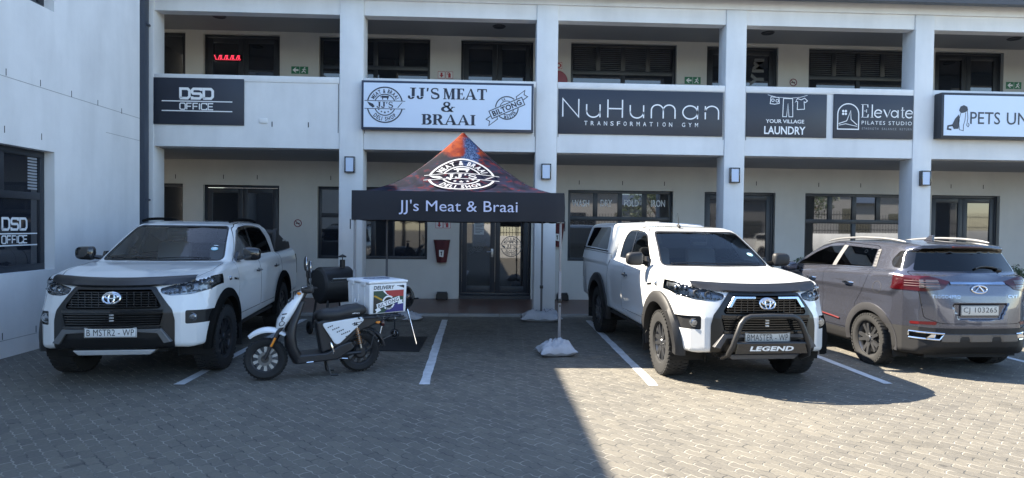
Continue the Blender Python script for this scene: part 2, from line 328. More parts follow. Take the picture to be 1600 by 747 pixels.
# ================================================================ ground
def paver_material():
    M = bpy.data.materials.new('interlocking_pavers'); M.use_nodes = True; t = M.node_tree; b = t.nodes['Principled BSDF']; L = t.links
    N = lambda ty: t.nodes.new(ty)
    def mth(op, a, b_=None, c=None):
        n = N('ShaderNodeMath'); n.operation = op
        for i, x in enumerate((a, b_, c)):
            if x is None: continue
            if isinstance(x, (int, float)): n.inputs[i].default_value = x
            else: L.new(x, n.inputs[i])
        return n.outputs[0]
    tc = N('ShaderNodeTexCoord'); mp = N('ShaderNodeMapping'); mp.inputs['Rotation'].default_value = (0, 0, math.radians(47)); L.new(tc.outputs['Object'], mp.inputs[0])
    wob = N('ShaderNodeTexNoise'); wob.inputs['Scale'].default_value = 3; L.new(mp.outputs[0], wob.inputs[0])
    sx = N('ShaderNodeSeparateXYZ'); L.new(mp.outputs[0], sx.inputs[0])
    u0 = mth('ADD', mth('DIVIDE', sx.outputs[0], .185), mth('MULTIPLY', wob.outputs[0], .16)); v0 = mth('ADD', mth('DIVIDE', sx.outputs[1], .0925), mth('MULTIPLY', wob.outputs[0], .22))
    v1 = mth('ADD', v0, mth('MULTIPLY', mth('PINGPONG', mth('MULTIPLY', u0, 2), .5), .26))
    row = mth('FLOOR', v1); fv = mth('FRACT', v1)
    u1 = mth('ADD', mth('ADD', u0, mth('MULTIPLY', row, .5)), mth('MULTIPLY', mth('PINGPONG', v1, .5), .10))
    colm = mth('FLOOR', u1); fu = mth('FRACT', u1)
    du = mth('MULTIPLY', mth('MINIMUM', fu, mth('SUBTRACT', 1, fu)), 2.0); dv = mth('MINIMUM', fv, mth('SUBTRACT', 1, fv))
    d = mth('MINIMUM', du, dv)
    jn = N('ShaderNodeMapRange'); jn.interpolation_type = 'SMOOTHSTEP'; jn.inputs[1].default_value = .03; jn.inputs[2].default_value = .075; L.new(d, jn.inputs[0])
    cmb = N('ShaderNodeCombineXYZ'); L.new(row, cmb.inputs[0]); L.new(colm, cmb.inputs[1]); wn = N('ShaderNodeTexWhiteNoise'); L.new(cmb.outputs[0], wn.inputs[0])
    n1 = N('ShaderNodeTexNoise'); n1.inputs['Scale'].default_value = .55; n1.inputs['Detail'].default_value = 5; n1.inputs['Roughness'].default_value = .6; L.new(tc.outputs['Object'], n1.inputs[0])
    n2 = N('ShaderNodeTexNoise'); n2.inputs['Scale'].default_value = 45; n2.inputs['Detail'].default_value = 3; L.new(tc.outputs['Object'], n2.inputs[0])
    val = mth('ADD', mth('ADD', mth('MULTIPLY', wn.outputs[0], .22), mth('MULTIPLY', n1.outputs[0], .62)), mth('MULTIPLY', n2.outputs[0], .5))
    cr = N('ShaderNodeValToRGB'); e = cr.color_ramp.elements; e[0].position = .34; e[0].color = (.070, .066, .060, 1); e[1].position = 1.0; e[1].color = (.158, .143, .114, 1); L.new(val, cr.inputs[0])
    n3 = N('ShaderNodeTexNoise'); n3.inputs['Scale'].default_value = 6; n3.inputs['Detail'].default_value = 4; L.new(tc.outputs['Object'], n3.inputs[0])
    jc = N('ShaderNodeMix'); jc.data_type = 'RGBA'; jc.inputs[6].default_value = (.06, .058, .052, 1); jc.inputs[7].default_value = (.27, .25, .21, 1)
    jr = N('ShaderNodeMapRange'); jr.inputs[1].default_value = .38; jr.inputs[2].default_value = .6; L.new(n3.outputs[0], jr.inputs[0]); L.new(jr.outputs[0], jc.inputs[0])
    mx = N('ShaderNodeMix'); mx.data_type = 'RGBA'; L.new(jn.outputs[0], mx.inputs[0]); L.new(jc.outputs[2], mx.inputs[6]); L.new(cr.outputs[0], mx.inputs[7])
    n5 = N('ShaderNodeTexNoise'); n5.inputs['Scale'].default_value = .9; n5.inputs['Detail'].default_value = 5; n5.inputs['Distortion'].default_value = .6; L.new(tc.outputs['Object'], n5.inputs[0])
    s5 = N('ShaderNodeMapRange'); s5.inputs[1].default_value = .60; s5.inputs[2].default_value = .72; s5.inputs[3].default_value = 1; s5.inputs[4].default_value = .72; L.new(n5.outputs[0], s5.inputs[0])
    n6 = N('ShaderNodeTexNoise'); n6.inputs['Scale'].default_value = 4.2; n6.inputs['Detail'].default_value = 2; L.new(tc.outputs['Object'], n6.inputs[0])
    s6 = N('ShaderNodeMapRange'); s6.inputs[1].default_value = .70; s6.inputs[2].default_value = .74; s6.inputs[3].default_value = 1; s6.inputs[4].default_value = .6; L.new(n6.outputs[0], s6.inputs[0])
    st = N('ShaderNodeVectorMath'); st.operation = 'SCALE'; L.new(mx.outputs[2], st.inputs[0]); L.new(mth('MULTIPLY', s5.outputs[0], s6.outputs[0]), st.inputs['Scale'])
    L.new(st.outputs[0], b.inputs['Base Color']); b.inputs['Roughness'].default_value = .82
    h = mth('ADD', mth('ADD', mth('MULTIPLY', jn.outputs[0], 1.0), mth('MULTIPLY', n2.outputs[0], .35)), mth('MULTIPLY', wn.outputs[0], .3))
    bp = N('ShaderNodeBump'); bp.inputs['Strength'].default_value = .8; bp.inputs['Distance'].default_value = .007; L.new(h, bp.inputs['Height']); L.new(bp.outputs[0], b.inputs['Normal'])
    return M
PAVE = paver_material()
q = MB(); q.add([(-120, -150, 0), (150, -150, 0), (150, 150, 0), (-120, 150, 0)], [(0, 1, 2, 3)])
tag(q.build('ground', PAVE), kind='structure')
LINEP = mat('worn_road_paint', (.55, .56, .57), .7, noise=(7, .35))
for P in ([(-.80, 11.95), (-.69, 11.95), (-.61, 7.06), (-.72, 7.06)], [(1.93, 11.95), (2.04, 11.95), (1.98, 7.02), (1.87, 7.02)], [(4.62, 11.9), (4.73, 11.9), (4.76, 7.12), (4.65, 7.12)],
          [(-3.42, 11.95), (-3.31, 11.95), (-3.29, 7.04), (-3.40, 7.04)], [(7.36, 11.9), (7.47, 11.9), (7.50, 7.1), (7.39, 7.1)], [(10.1, 11.9), (10.21, 11.9), (10.24, 7.1), (10.13, 7.1)]):
    q = MB(); V = []
    n = 24
    for i in range(n+1):     # slightly ragged edges
        f = i/n; l = Vector(P[0]).lerp(Vector(P[3]), f); r_ = Vector(P[1]).lerp(Vector(P[2]), f)
        V += [(l.x+rng.normal(0, .004), l.y, .004), (r_.x+rng.normal(0, .004), r_.y, .004)]
    q.add(V, [(2*i, 2*i+2, 2*i+3, 2*i+1) for i in range(n)]); tag(q.build('parking_line', LINEP), kind='structure')
KERB = mat('concrete_kerb', (.27, .265, .255), .85, noise=(4, .2), bump=(50, .2))
q = MB()
x = -6.7
while x < 17: q.bbox(x+.004, x+.996, 12.40, 12.56, -.05, .045, b=.008); x += 1
tag(q.build('kerb', KERB), kind='structure')
def tile_mat():
    M = bpy.data.materials.new('brown_tile'); M.use_nodes = True; t = M.node_tree; b = t.nodes['Principled BSDF']
    tc = t.nodes.new('ShaderNodeTexCoord'); br = t.nodes.new('ShaderNodeTexBrick'); br.offset = 0
    br.inputs['Color1'].default_value = (.11, .055, .04, 1); br.inputs['Color2'].default_value = (.135, .07, .05, 1); br.inputs['Mortar'].default_value = (.09, .075, .065, 1)
    br.inputs['Scale'].default_value = 1; br.inputs['Brick Width'].default_value = .3; br.inputs['Row Height'].default_value = .3; br.inputs['Mortar Size'].default_value = .006
    t.links.new(tc.outputs['Object'], br.inputs[0]); t.links.new(br.outputs[0], b.inputs['Base Color']); b.inputs['Roughness'].default_value = .38
    return M
q = MB(); q.box(-8.2, 17, 12.562, 15.3, -.05, .040); tag(q.build('walkway', tile_mat()), kind='structure')
# ================================================================ the two-storey building
BLD = empty('shopping_building', (0, 0, 0), label='long white two storey building with a pillared arcade and dark framed windows', cat='building')
YW = 15.1; ZT = 2.68
cols = [(-2.92, -2.45), (.99, 1.42), (4.85, 5.27), (8.80, 9.20), (12.70, 13.11), (16.6, 17.0)]
for a, b_ in cols: boxobj('column', WALL, BLD, a, b_, 12.70, 13.12, 0, 6.23, b=.012)
boxobj('column', WALL, BLD, -6.72, -6.52, 12.70, 13.12, 0, 6.23, b=.012)
edges = [-6.52]+[v for c in cols for v in c]
spans = [(edges[2*i], edges[2*i+1]) for i in range(len(cols))]
for a, b_ in spans:
    boxobj('parapet', WALL, BLD, a+.006, b_-.006, 12.722, 12.92, 3.285, 4.575)
    boxobj('coping', WALL, BLD, a+.006, b_-.006, 12.708, 12.935, 4.575, 4.70, b=.008)
    boxobj('beam', WALL, BLD, a+.002, b_-.002, 12.735, 12.98, 5.94, 6.235)
q = MB(); q.bbox(-6.72, 17, 12.685, 13.0, 6.235, 6.46, b=.01); q.build('cornice', WALL, BLD)
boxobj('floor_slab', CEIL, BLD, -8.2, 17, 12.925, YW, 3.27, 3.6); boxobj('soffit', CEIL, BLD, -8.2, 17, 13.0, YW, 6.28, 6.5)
ROOF = mat('blue_grey_roof_sheet', (.045, .06, .09), .45, noise=(2, .15))
q = MB(); q.prism([(12.35, 6.47), (12.35, 6.52), (16.5, 7.75), (20.6, 6.52), (20.6, 6.47)], -6.9, 17.3, 'yz'); q.build('roof', ROOF, BLD)
q = MB(); q.prism([(12.33, 6.36), (12.48, 6.36), (12.50, 6.468), (12.30, 6.468)], -6.5, 17.2, 'yz'); q.build('gutter', ROOF, BLD)
# back walls with their openings: (x0, x1, z0, z1)
DX = [(-6.62, -4.86), (-.62, 1.10), (5.30, 7.05), (10.97, 12.71)]; WX = [(-3.97, -1.38), (1.98, 4.53), (7.79, 10.36), (13.4, 15.95)]
def opening_wall(name, ops, z0, z1, y0, y1, m_, x0, x1):
    q = MB(); ops = sorted(ops); x = x0
    for a, b_, c, d in ops:
        q.box(x, a, y0, y1, z0, z1)
        if c > z0: q.box(a, b_, y0, y1, z0, c)
        if d < z1: q.box(a, b_, y0, y1, d, z1)
        x = b_
    q.box(x, x1, y0, y1, z0, z1)
    b = bmesh.new(); me = bpy.data.meshes.new('t'); me.from_pydata(q.v, [], q.f); b.from_mesh(me)
    bmesh.ops.remove_doubles(b, verts=b.verts[:], dist=1e-4)
    for v in b.verts: v.index
    return MB().bm(b).build(name, m_, BLD)
low = [(-8.0, -7.08, .04, ZT+.02)]+[(a, b_, .04, ZT) for a, b_ in DX]+[(a, b_, .97, ZT) for a, b_ in WX]
up = [(-8.0, -7.03, 3.6, 6.22)]+[(a, b_, 3.6, 6.2) for a, b_ in DX]+[(a+.02, b_+.03, 4.45, 6.2) for a, b_ in WX]
opening_wall('ground_floor_wall', low, .03, 3.27, YW, YW+.25, INWALL, -8.2, 17)
opening_wall('upper_floor_wall', up, 3.6, 6.28, YW, YW+.25, INWALL, -8.2, 17)
boxobj('side_wall', INWALL, BLD, -8.3, -8.2, 12.9, YW+.25, 0, 6.5); boxobj('side_wall', WALL, BLD, 17, 17.2, 12.7, 20.4, 0, 6.46)
boxobj('rear_wall', WALL, BLD, -8.2, 17, 20.2, 20.4, 0, 6.46)
FY = YW+.09     # front plane of the frames
def bars(q, x0, x1, z0, z1, t, y0=None, y1=None):
    y0 = FY if y0 is None else y0; y1 = y0+.06 if y1 is None else y1
    q.bbox(x0, x1, y0, y1, z1-t, z1, b=.004); q.bbox(x0, x1, y0, y1, z0, z0+t, b=.004)
    q.bbox(x0, x0+t, y0+.001, y1-.001, z0+t, z1-t, b=.004); q.bbox(x1-t, x1, y0+.001, y1-.001, z0+t, z1-t, b=.004)
BLIND = mat('grey_blind_slats', (.10, .105, .115), .6)
def pane(parent, x0, x1, z0, z1, m_, y=None):
    y = FY+.032 if y is None else y
    q = MB(); e = rng.normal(0, .0012, 2)   # each pane sits a hair out of true, as real glazing does
    q.box(x0, x1, y, y+.006, z0, z1)
    for i, v in enumerate(q.v): q.v[i] = (v[0], v[1]+(v[0]-(x0+x1)/2)*e[0]*6+(v[2]-(z0+z1)/2)*e[1]*6, v[2])
    return q.build('pane', m_, parent)
def window(x0, x1, z0, z1, m_=PANE, split=.63, top=4, bot=2, mblind=None):
    q = MB(); t = .07; bars(q, x0, x1, z0, z1, t); zs = z1-split
    q.bbox(x0+t, x1-t, FY+.002, FY+.058, zs-.10, zs, b=.004)
    f = q
    W = x1-x0-2*t; P = []
    for i in range(1, top):
        xm = x0+t+W*i/top; f.bbox(xm-.055, xm+.055, FY+.003, FY+.057, zs, z1-t, b=.004)
    for i in range(1, bot):
        xm = x0+t+W*i/bot; f.bbox(xm-.05, xm+.05, FY+.003, FY+.057, z0+t, zs-.10, b=.004)
    o = f.build('window', DARKAL, BLD)
    for i in range(top): pane(o, x0+t+W*i/top, x0+t+W*(i+1)/top, zs, z1-t, m_)
    for i in range(bot): pane(o, x0+t+W*i/bot, x0+t+W*(i+1)/bot, z0+t, zs-.1, m_)
    return o
def double_door(x0, x1, z0, z1, m_=PANE, m2=None):
    q = MB(); t = .06; bars(q, x0, x1, z0, z1, t); fr = q.build('door', DARKAL, BLD); xm = (x0+x1)/2
    for a, b_ in ((x0+t+.004, xm-.004), (xm+.004, x1-t-.004)):
        l = MB(); s = .115; y0, y1 = FY+.008, FY+.052
        l.bbox(a, a+s, y0, y1, z0+t+.005, z1-t-.005, b=.004); l.bbox(b_-s, b_, y0, y1, z0+t+.005, z1-t-.005, b=.004)
        l.bbox(a+s, b_-s, y0+.001, y1-.001, z1-t-.12, z1-t-.005, b=.004); l.bbox(a+s, b_-s, y0+.001, y1-.001, z0+t+.005, z0+t+.16, b=.004)
        l.build('leaf', DARKAL, fr); pane(fr, a+s, b_-s, z0+t+.16, z1-t-.12, m_)
    h = MB(); h.bbox(xm-.10, xm-.045, FY-.008, FY+.008, z0+.92, z0+1.12, b=.003); h.tube([(xm-.07, FY-.008, z0+1.05), (xm-.07, FY-.05, z0+1.05), (xm-.20, FY-.05, z0+1.05)], .011)
    h.build('handle', STEEL, fr); return fr
doors_low = []
for i, (a, b_) in enumerate(DX):
    doors_low.append(double_door(a, b_, .04 if i != 1 else .12, ZT, PANE if i != 1 else mat('door_glass', (.012, .013, .015), .02, ior=2.2)))
    double_door(a, b_, 3.6, 6.2)
boxobj('threshold', DARKAL, doors_low[1], -.62, 1.10, YW-.02, YW+.2, .03, .12)
for i, (a, b_) in enumerate(WX):
    window(a, b_, .97, ZT, PANE if i == 0 else PANE2); window(a+.02, b_+.03, 4.45, 6.2, PANE)
for z0, z1 in ((.04, ZT+.02), (3.6, 6.22)):
    q = MB(); bars(q, -8.0, -7.05, z0, z1, .08); o = q.build('door', DARKAL, BLD); pane(o, -7.92, -7.13, z0+.08, z1-.08, PANE)
# slats of the blinds behind the upper windows' top lights
for a, b_ in WX[1:3]:
    for z0, z1, zz in ((5.6, 6.12, 0),):
        q = MB(); z = z0
        while z < z1:
            q.add([(a+.12, FY+.026, z), (b_-.1, FY+.026, z), (b_-.1, FY+.030, z+.014), (a+.12, FY+.030, z+.014)], [(0, 1, 2, 3)]); z += .048
        q.build('blind', BLIND, BLD)
for x, z in ((-7.25, 2.86), (-6.15, 2.87), (-5.37, 2.87), (-3.66, 2.88), (2.24, 2.86), (3.29, 2.86), (4.31, 2.86), (6.57, 2.9), (8.12, 2.89), (9.17, 2.89), (11.45, 2.9), (12.27, 2.9)): boxobj('weep_slot', SLOT, BLD, x-.008, x+.008, YW-.003, YW+.01, z-.05, z+.05)
for x in (-4.24, -3.53): boxobj('weep_slot', SLOT, BLD, x-.009, x+.009, 12.718, 12.73, 3.70, 3.80)
for x in (-2.945, -2.425, .965, 1.445, 4.825, 5.295): boxobj('movement_joint', SLOT, BLD, x-.006, x+.006, 12.719, 12.73, 3.6, 4.57)
q = MB(); q.bbox(-4.49, -4.33, 12.70, 12.73, 3.765, 3.865, b=.008); q.build('junction_box', mat('white_plastic', (.72, .72, .71), .4), BLD)
q = MB(); q.bbox(-6.715, -6.60, 12.52, 12.68, .05, 6.36, b=.006)
for z in (2.2, 5.6): q.bbox(-6.74, -6.575, 12.55, 12.70, z, z+.04, b=.004)
q.build('downpipe', mat('grey_blue_metal', (.055, .068, .095), .5), BLD)
LITE = mat('downlight_rim', (.05, .055, .065), .5)
for x, y in ((-5.83, 14.06), (.26, 14.28), (6.4, 14.25), (12.2, 14.21)):
    q = MB(); q.lathe([(.0, 0), (.10, 0), (.13, -.02), (.14, -.004), (.15, .0)], 20, Matrix.Translation((x, y, 6.276))); q.build('downlight', LITE, BLD)
# ================================================================ left wing
WING = empty('office_wing', (-6.2, 0, 0), label='tall plain white wing wall on the left, at right angles to the arcade', cat='building')
def wb(name, m_, *d, b=0):
    o = boxobj(name, m_, WING, *d, b=b)
    for v in o.data.vertices: v.co.x += 6.2
    return o
q = MB(); XW = 0
wins = [(7.05, 9.36, 1.09, 2.77), (7.05, 9.37, 4.77, 6.45)]
def wing_wall():
    q = MB(); ys = [-14, 7.05, 9.365, 11.6]; X0, X1 = -.3, 0
    q.box(X0, X1, -14, 7.05, 0, 7.5); q.box(X0, X1, 9.365, 11.6, 0, 7.5)
    for z0, z1 in ((0, 1.085), (2.77, 4.77), (6.45, 7.5)): q.box(X0, X1, 7.05, 9.365, z0, z1)
    b = bmesh.new(); me = bpy.data.meshes.new('t'); me.from_pydata(q.v, [], q.f); b.from_mesh(me); bmesh.ops.remove_doubles(b, verts=b.verts[:], dist=1e-4)
    return MB().bm(b).build('wall', WALL, WING)
wing_wall()
wb('end_wall', WALL, -14, -6.5, 11.3, 11.6, 0, 7.5); wb('return_wall', WALL, -8.0, -6.722, 11.602, 12.9, 0, 7.5); wb('flat_roof', ROOF, -14, -6.5, -14, 11.3, 7.0, 7.2)
def wing_window(z0, z1, sp):
    q = MB(); X0, X1 = -.20, -.14; t = .09; y0, y1 = 7.05, 9.365
    q.bbox(X0, X1, y0, y1, z0, z0+t, b=.004); q.bbox(X0, X1, y0, y1, z1-t, z1, b=.004); q.bbox(X0+.001, X1-.001, y0, y0+t, z0+t, z1-t, b=.004); q.bbox(X0+.001, X1-.001, y1-t, y1, z0+t, z1-t, b=.004)
    q.bbox(X0+.002, X1-.002, y0+t, y1-t, sp-.10, sp, b=.004)
    for y in (7.75, 8.55): q.bbox(X0+.003, X1-.003, y-.055, y+.055, sp, z1-t, b=.004)
    o = q.build('window', DARKAL, WING)
    for a, b_ in ((y0+t, 7.695), (7.805, 8.495), (8.605, y1-t)): boxobj('pane', PANE, o, -.172, -.166, a, b_, sp, z1-t)
    boxobj('pane', PANE, o, -.172, -.166, y0+t, y1-t, z0+t, sp-.10)
    return o
ww = wing_window(1.085, 2.77, 2.18); wing_window(4.77, 6.45, 5.9)
q = MB()
for i in range(11): q.box(-.164, -.160, 9.06, 9.24, 2.22+i*.042, 2.245+i*.042)
q.build('blind', mat('pale_blind_slats', (.25, .27, .30), .6), ww)
k = Ink(); stroke_text(k, 'DSD', 8.815, 1.735, .44, .15, .032, TECH); stroke_text(k, 'OFFICE', 8.815, 1.525, .46, .10, .017, TECH); k.rect(8.3, 9.24, 1.595, 1.612); k.rect(8.3, 9.24, 1.437, 1.454)
k.lay('lettering', GREYINK if 0 else mat('frosted_vinyl', (.62, .65, .68), .5), ww, lambda u, v_: (-.160, u, v_))
for y, z in ((8.45, 3.69), (9.08, 3.69), (9.74, 3.68), (10.38, 3.67), (11.04, 3.66), (8.42, 2.95), (9.1, 2.95), (8.37, .28), (8.98, .28)): boxobj('weep_slot', SLOT, WING, -.01, .003, y-.005, y+.005, z-.04, z+.05)
for D_ in ((7.5, 11.6, 3.632, 3.640), (10.6, 11.6, 3.235, 3.242), (7.6, 9.0, .224, .231)): boxobj('plaster_joint', mat('hairline_joint', (.30, .30, .30), .9), WING, -.01, .002, *D_)
# ================================================================ shop signs
def flat_sign(name, x0, x1, z0, z1, label, m_=SIGNNAVY, y0=12.690, y1=12.722):
    o = empty(name, ((x0+x1)/2, y1, z0), label=label, cat='sign'); cx = (x0+x1)/2
    q = MB(); q.bbox(x0-cx, x1-cx, y0-y1, 0, 0, z1-z0, b=.004); q.build('board', m_, o)
    return o, lambda u, v_: (u-cx, y0-y1-.003, v_-z0)
s, fn = flat_sign('wall_sign', -6.52, -4.78, 3.71, 4.62, 'dark board reading DSD OFFICE on the parapet at the left end')
k = Ink(); stroke_text(k, 'DSD', -5.69, 4.315, .62, .185, .05, TECH); stroke_text(k, 'OFFICE', -5.69, 4.065, .64, .12, .022, TECH); k.rect(-6.36, -5.0, 4.155, 4.175); k.rect(-6.36, -5.0, 3.965, 3.985); k.lay('lettering', WHITEINK, s, fn)
# light box with the meat shop's name
s = empty('lightbox_sign', (-.76, 12.72, 3.66), label="pale light box sign reading JJ'S MEAT & BRAAI with two round badges", cat='sign')
q = MB(); q.bbox(-1.70, 1.69, -.16, 0, 0, .96, b=.006); q.build('case', mat('navy_aluminium', (.022, .032, .06), .4), s)
boxobj('face', SIGNWHITE, s, -1.655, 1.645, -.166, -.15, .045, .915)
fn = lambda u, v_: (u+.76, -.169, v_-3.66)
k = Ink(); serif_text(k, "JJ'S", -1.24, 4.385, .215, wtot=.62); serif_text(k, 'MEAT', -.43, 4.385, .215, wtot=.86); serif_text(k, '&', -.76, 4.13, .205, wtot=.27); serif_text(k, 'BRAAI', -.75, 3.875, .205, wtot=1.06); k.lay('lettering', NAVYINK, s, fn)
k = Ink(); k.merge(logo_round(), .355, .355, -2.00, 4.145); k.lay('emblem', NAVYINK, s, fn); k = Ink(); k.merge(logo_biltong(), .36, .36, .40, 4.13); k.lay('emblem', NAVYINK, s, fn)
s, fn = flat_sign('wall_sign', 1.45, 4.80, 3.665, 4.56, 'wide dark board reading NuHuman in thin white letters')
k = Ink(); stroke_text(k, 'NuHuman', 3.12, 4.185, 3.18, .36, .026, THIN, gap=.42); stroke_k = Ink()
for i, ch in enumerate('TRANSFORMATION GYM'):
    if ch != ' ': k.text(ch, 2.0+2.26*i/17, 3.885, .065 if ch not in 'I' else .012, .085, bold=.005)
k.lay('lettering', WHITEINK, s, fn)
s, fn = flat_sign('wall_sign', 5.29, 6.96, 3.675, 4.56, 'dark board with a washing line drawing reading YOUR VILLAGE LAUNDRY')
k = Ink(); k.text('YOUR VILLAGE', 6.09, 3.995, .80, .075, .015); k.text('LAUNDRY', 6.09, 3.81, .86, .165, .02); k.lay('lettering', WHITEINK, s, fn)
k = Ink(); lw = .014
k.line([(5.72, 4.53), (5.9, 4.485), (6.2, 4.47), (6.4, 4.49), (6.55, 4.535)], .008)
k.line([(5.79, 4.49), (5.955, 4.475), (5.965, 4.36), (5.87, 4.34), (5.775, 4.35)], lw, True); k.ring(5.83, 4.42, .028, .012, n=12); k.ring(5.92, 4.41, .028, .012, n=12)
k.line([(6.05, 4.46), (6.24, 4.46), (6.25, 4.09), (6.17, 4.09), (6.145, 4.36), (6.12, 4.09), (6.04, 4.09)], lw, True)
k.line([(6.34, 4.465), (6.42, 4.44), (6.49, 4.475), (6.55, 4.42), (6.51, 4.385), (6.48, 4.40), (6.49, 4.25), (6.34, 4.24), (6.345, 4.40), (6.31, 4.41), (6.29, 4.38)], lw, True); k.lay('emblem', WHITEINK, s, fn)
s, fn = flat_sign('wall_sign', 7.11, 8.78, 3.675, 4.575, 'dark board reading Elevate with an arched pilates figure')
k = Ink(); x = 7.68; E = serif_glyph('E', .1, .05, .035)[0]; k.merge(E, .24, .27, x, 4.105)
k.rect(7.90, 7.925, 4.105, 4.375); k.rect(7.885, 7.94, 4.105, 4.118)
for cx in (8.04, 8.695): k.ring(cx, 4.19, .075, .026, math.radians(20), math.radians(320), 20); k.rect(cx-.07, cx+.07, 4.19, 4.208)
k.poly([(8.14, 4.275), (8.175, 4.275), (8.235, 4.15), (8.225, 4.11)]); k.poly([(8.225, 4.11), (8.24, 4.14), (8.30, 4.275), (8.285, 4.275)])
k.ring(8.382, 4.188, .066, .022, 0, 2*PI, 24); k.rect(8.446, 8.470, 4.11, 4.27)
k.rect(8.540, 8.562, 4.12, 4.33); k.rect(8.518, 8.592, 4.262, 4.275); k.line([(8.55, 4.13), (8.568, 4.112), (8.595, 4.12)], .016)
k.text('PILATES STUDIO', 8.225, 4.0, 1.06, .075, .0, 1.3); k.lay('lettering', WHITEINK, s, fn)
k = Ink(); k.text('STRENGTH  BALANCE  RETURN', 8.23, 3.88, 1.06, .045, 0, 1.5); k.lay('lettering', GREYINK, s, fn)
k = Ink(); k.line([(7.19, 3.86), (7.19, 4.17)]+_arc(7.41, 4.17, .22, .21, 180, 0)+[(7.63, 3.86)], .022, True)
for a in range(4): c, q_ = math.cos(a*PI/2+.8), math.sin(a*PI/2+.8); k.disc(7.33+.04*c, 4.2+.04*q_, .026, 8)
k.line([(7.21, 3.97), (7.38, 4.03), (7.46, 4.24), (7.47, 4.06), (7.60, 3.95)], .016); k.line([(7.22, 3.94), (7.36, 3.97), (7.60, 3.92)], .012); k.lay('emblem', WHITEINK, s, fn)
s = empty('lightbox_sign', (10.9, 12.72, 3.69), label='pale light box sign reading PETS with a sitting dog, right edge of the parapet', cat='sign')
q = MB(); q.bbox(-1.66, 1.66, -.22, 0, 0, .92, b=.006); q.build('case', DARKAL, s); boxobj('face', SIGNWHITE, s, -1.61, 1.61, -.226, -.2, .05, .87)
fn = lambda u, v_: (u-10.9, -.229, v_-3.69)
k = Ink(); k.text('PETS', 10.155, 4.105, .63, .25, .005); k.text('UNLEASHED', 11.51, 4.105, 1.80, .25, .005); k.lay('lettering', mat('charcoal_lettering', (.035, .04, .055), .5), s, fn)
k = Ink(); k.poly([(9.50, 3.87), (9.46, 3.95), (9.52, 4.08), (9.6, 4.17), (9.62, 4.06), (9.60, 3.88)]); k.poly([(9.60, 4.25), (9.63, 4.33), (9.70, 4.36), (9.77, 4.33), (9.79, 4.26), (9.74, 4.22), (9.68, 4.2), (9.64, 4.2)])
k.line([(9.48, 3.95), (9.38, 3.93), (9.37, 3.87), (9.45, 3.86)], .035); k.line([(9.64, 4.2), (9.6, 4.05), (9.62, 3.86), (9.70, 3.84), (9.70, 3.95), (9.73, 4.05), (9.74, 4.21)], .012); k.line([(9.77, 4.32), (9.79, 4.1), (9.77, 3.95), (9.80, 3.92), (9.82, 3.96), (9.80, 4.0)], .012)
k.lay('emblem', mat('charcoal_lettering', (.035, .04, .055), .5), s, fn)
# ================================================================ lamps and small wall pieces
LAMPG = mat('opal_lamp_glass', (.50, .58, .72), .3)
for x0, x1, z0, z1, lb in ((-2.79, -2.60, 2.81, 3.13, "left of the stall's canopy"), (1.11, 1.30, 2.73, 3.05, "right of the stall's canopy"), (4.95, 5.15, 2.72, 3.03, 'behind the white bakkie'), (8.93, 9.15, 2.72, 3.03, 'behind the grey hatchback')):
    cx = (x0+x1)/2; o = empty('wall_lamp', (cx, 12.7, z0), label='black box lamp with pale glass on the pillar '+lb, cat='lamp', group='lamps on the pillars')
    q = MB(); h = z1-z0; d = -.09
    q.bbox(-.10, .10, -.03, 0, 0, h, b=.004)
    for a in ((-.10, -.075), (.075, .10)): q.bbox(a[0], a[1], d, -.03, 0, h, b=.004)
    q.bbox(-.075, .075, d+.001, -.03, 0, .025, b=.003); q.bbox(-.075, .075, d+.001, -.03, h-.025, h, b=.003); q.build('housing', GLOSSBLK, o)
    boxobj('glass', LAMPG, o, -.074, .074, -.084, -.032, .026, h-.026)
SGREEN = mat('safety_green', (.02, .16, .075), .5); SRED = mat('safety_red', (.35, .02, .03), .5)
def wall_sign_small(name, x0, x1, z0, z1, label, m_, cat='sign', y=YW):
    o = empty(name, ((x0+x1)/2, y, z0), label=label, cat=cat); cx = (x0+x1)/2; q = MB(); q.box(x0-cx, x1-cx, -.008, 0, 0, z1-z0); q.build('plate', m_, o)
    return o, lambda u, v_: (u-cx, -.011, v_-z0)
for x0, z0, lb in ((-4.59, 5.31, 'green exit sign above the DSD OFFICE board'), (4.76, 5.27, 'green exit sign above the NuHuman board'), (12.78, 5.32, 'green exit sign above the PETS light box')):
    o, fn = wall_sign_small('exit_sign', x0, x0+.39, z0, z0+.17, lb, SGREEN); o['group'] = 'exit signs on the upper wall'
    k = Ink(); zc = z0+.085; k.rect(x0+.192, x0+.198, z0, z0+.17)
    k.poly([(x0+.03, zc), (x0+.09, zc+.055), (x0+.12, zc+.055), (x0+.085, zc+.02), (x0+.165, zc+.02), (x0+.165, zc-.02), (x0+.085, zc-.02), (x0+.12, zc-.055), (x0+.09, zc-.055)])
    k.disc(x0+.31, zc+.055, .016, 10); k.line([(x0+.30, zc+.03), (x0+.28, zc-.02), (x0+.24, zc-.055)], .02); k.line([(x0+.28, zc-.02), (x0+.315, zc-.03), (x0+.33, zc-.065)], .018); k.line([(x0+.25, zc+.01), (x0+.29, zc+.03), (x0+.34, zc+.005)], .014); k.lay('symbol', WHITEINK, o, fn)
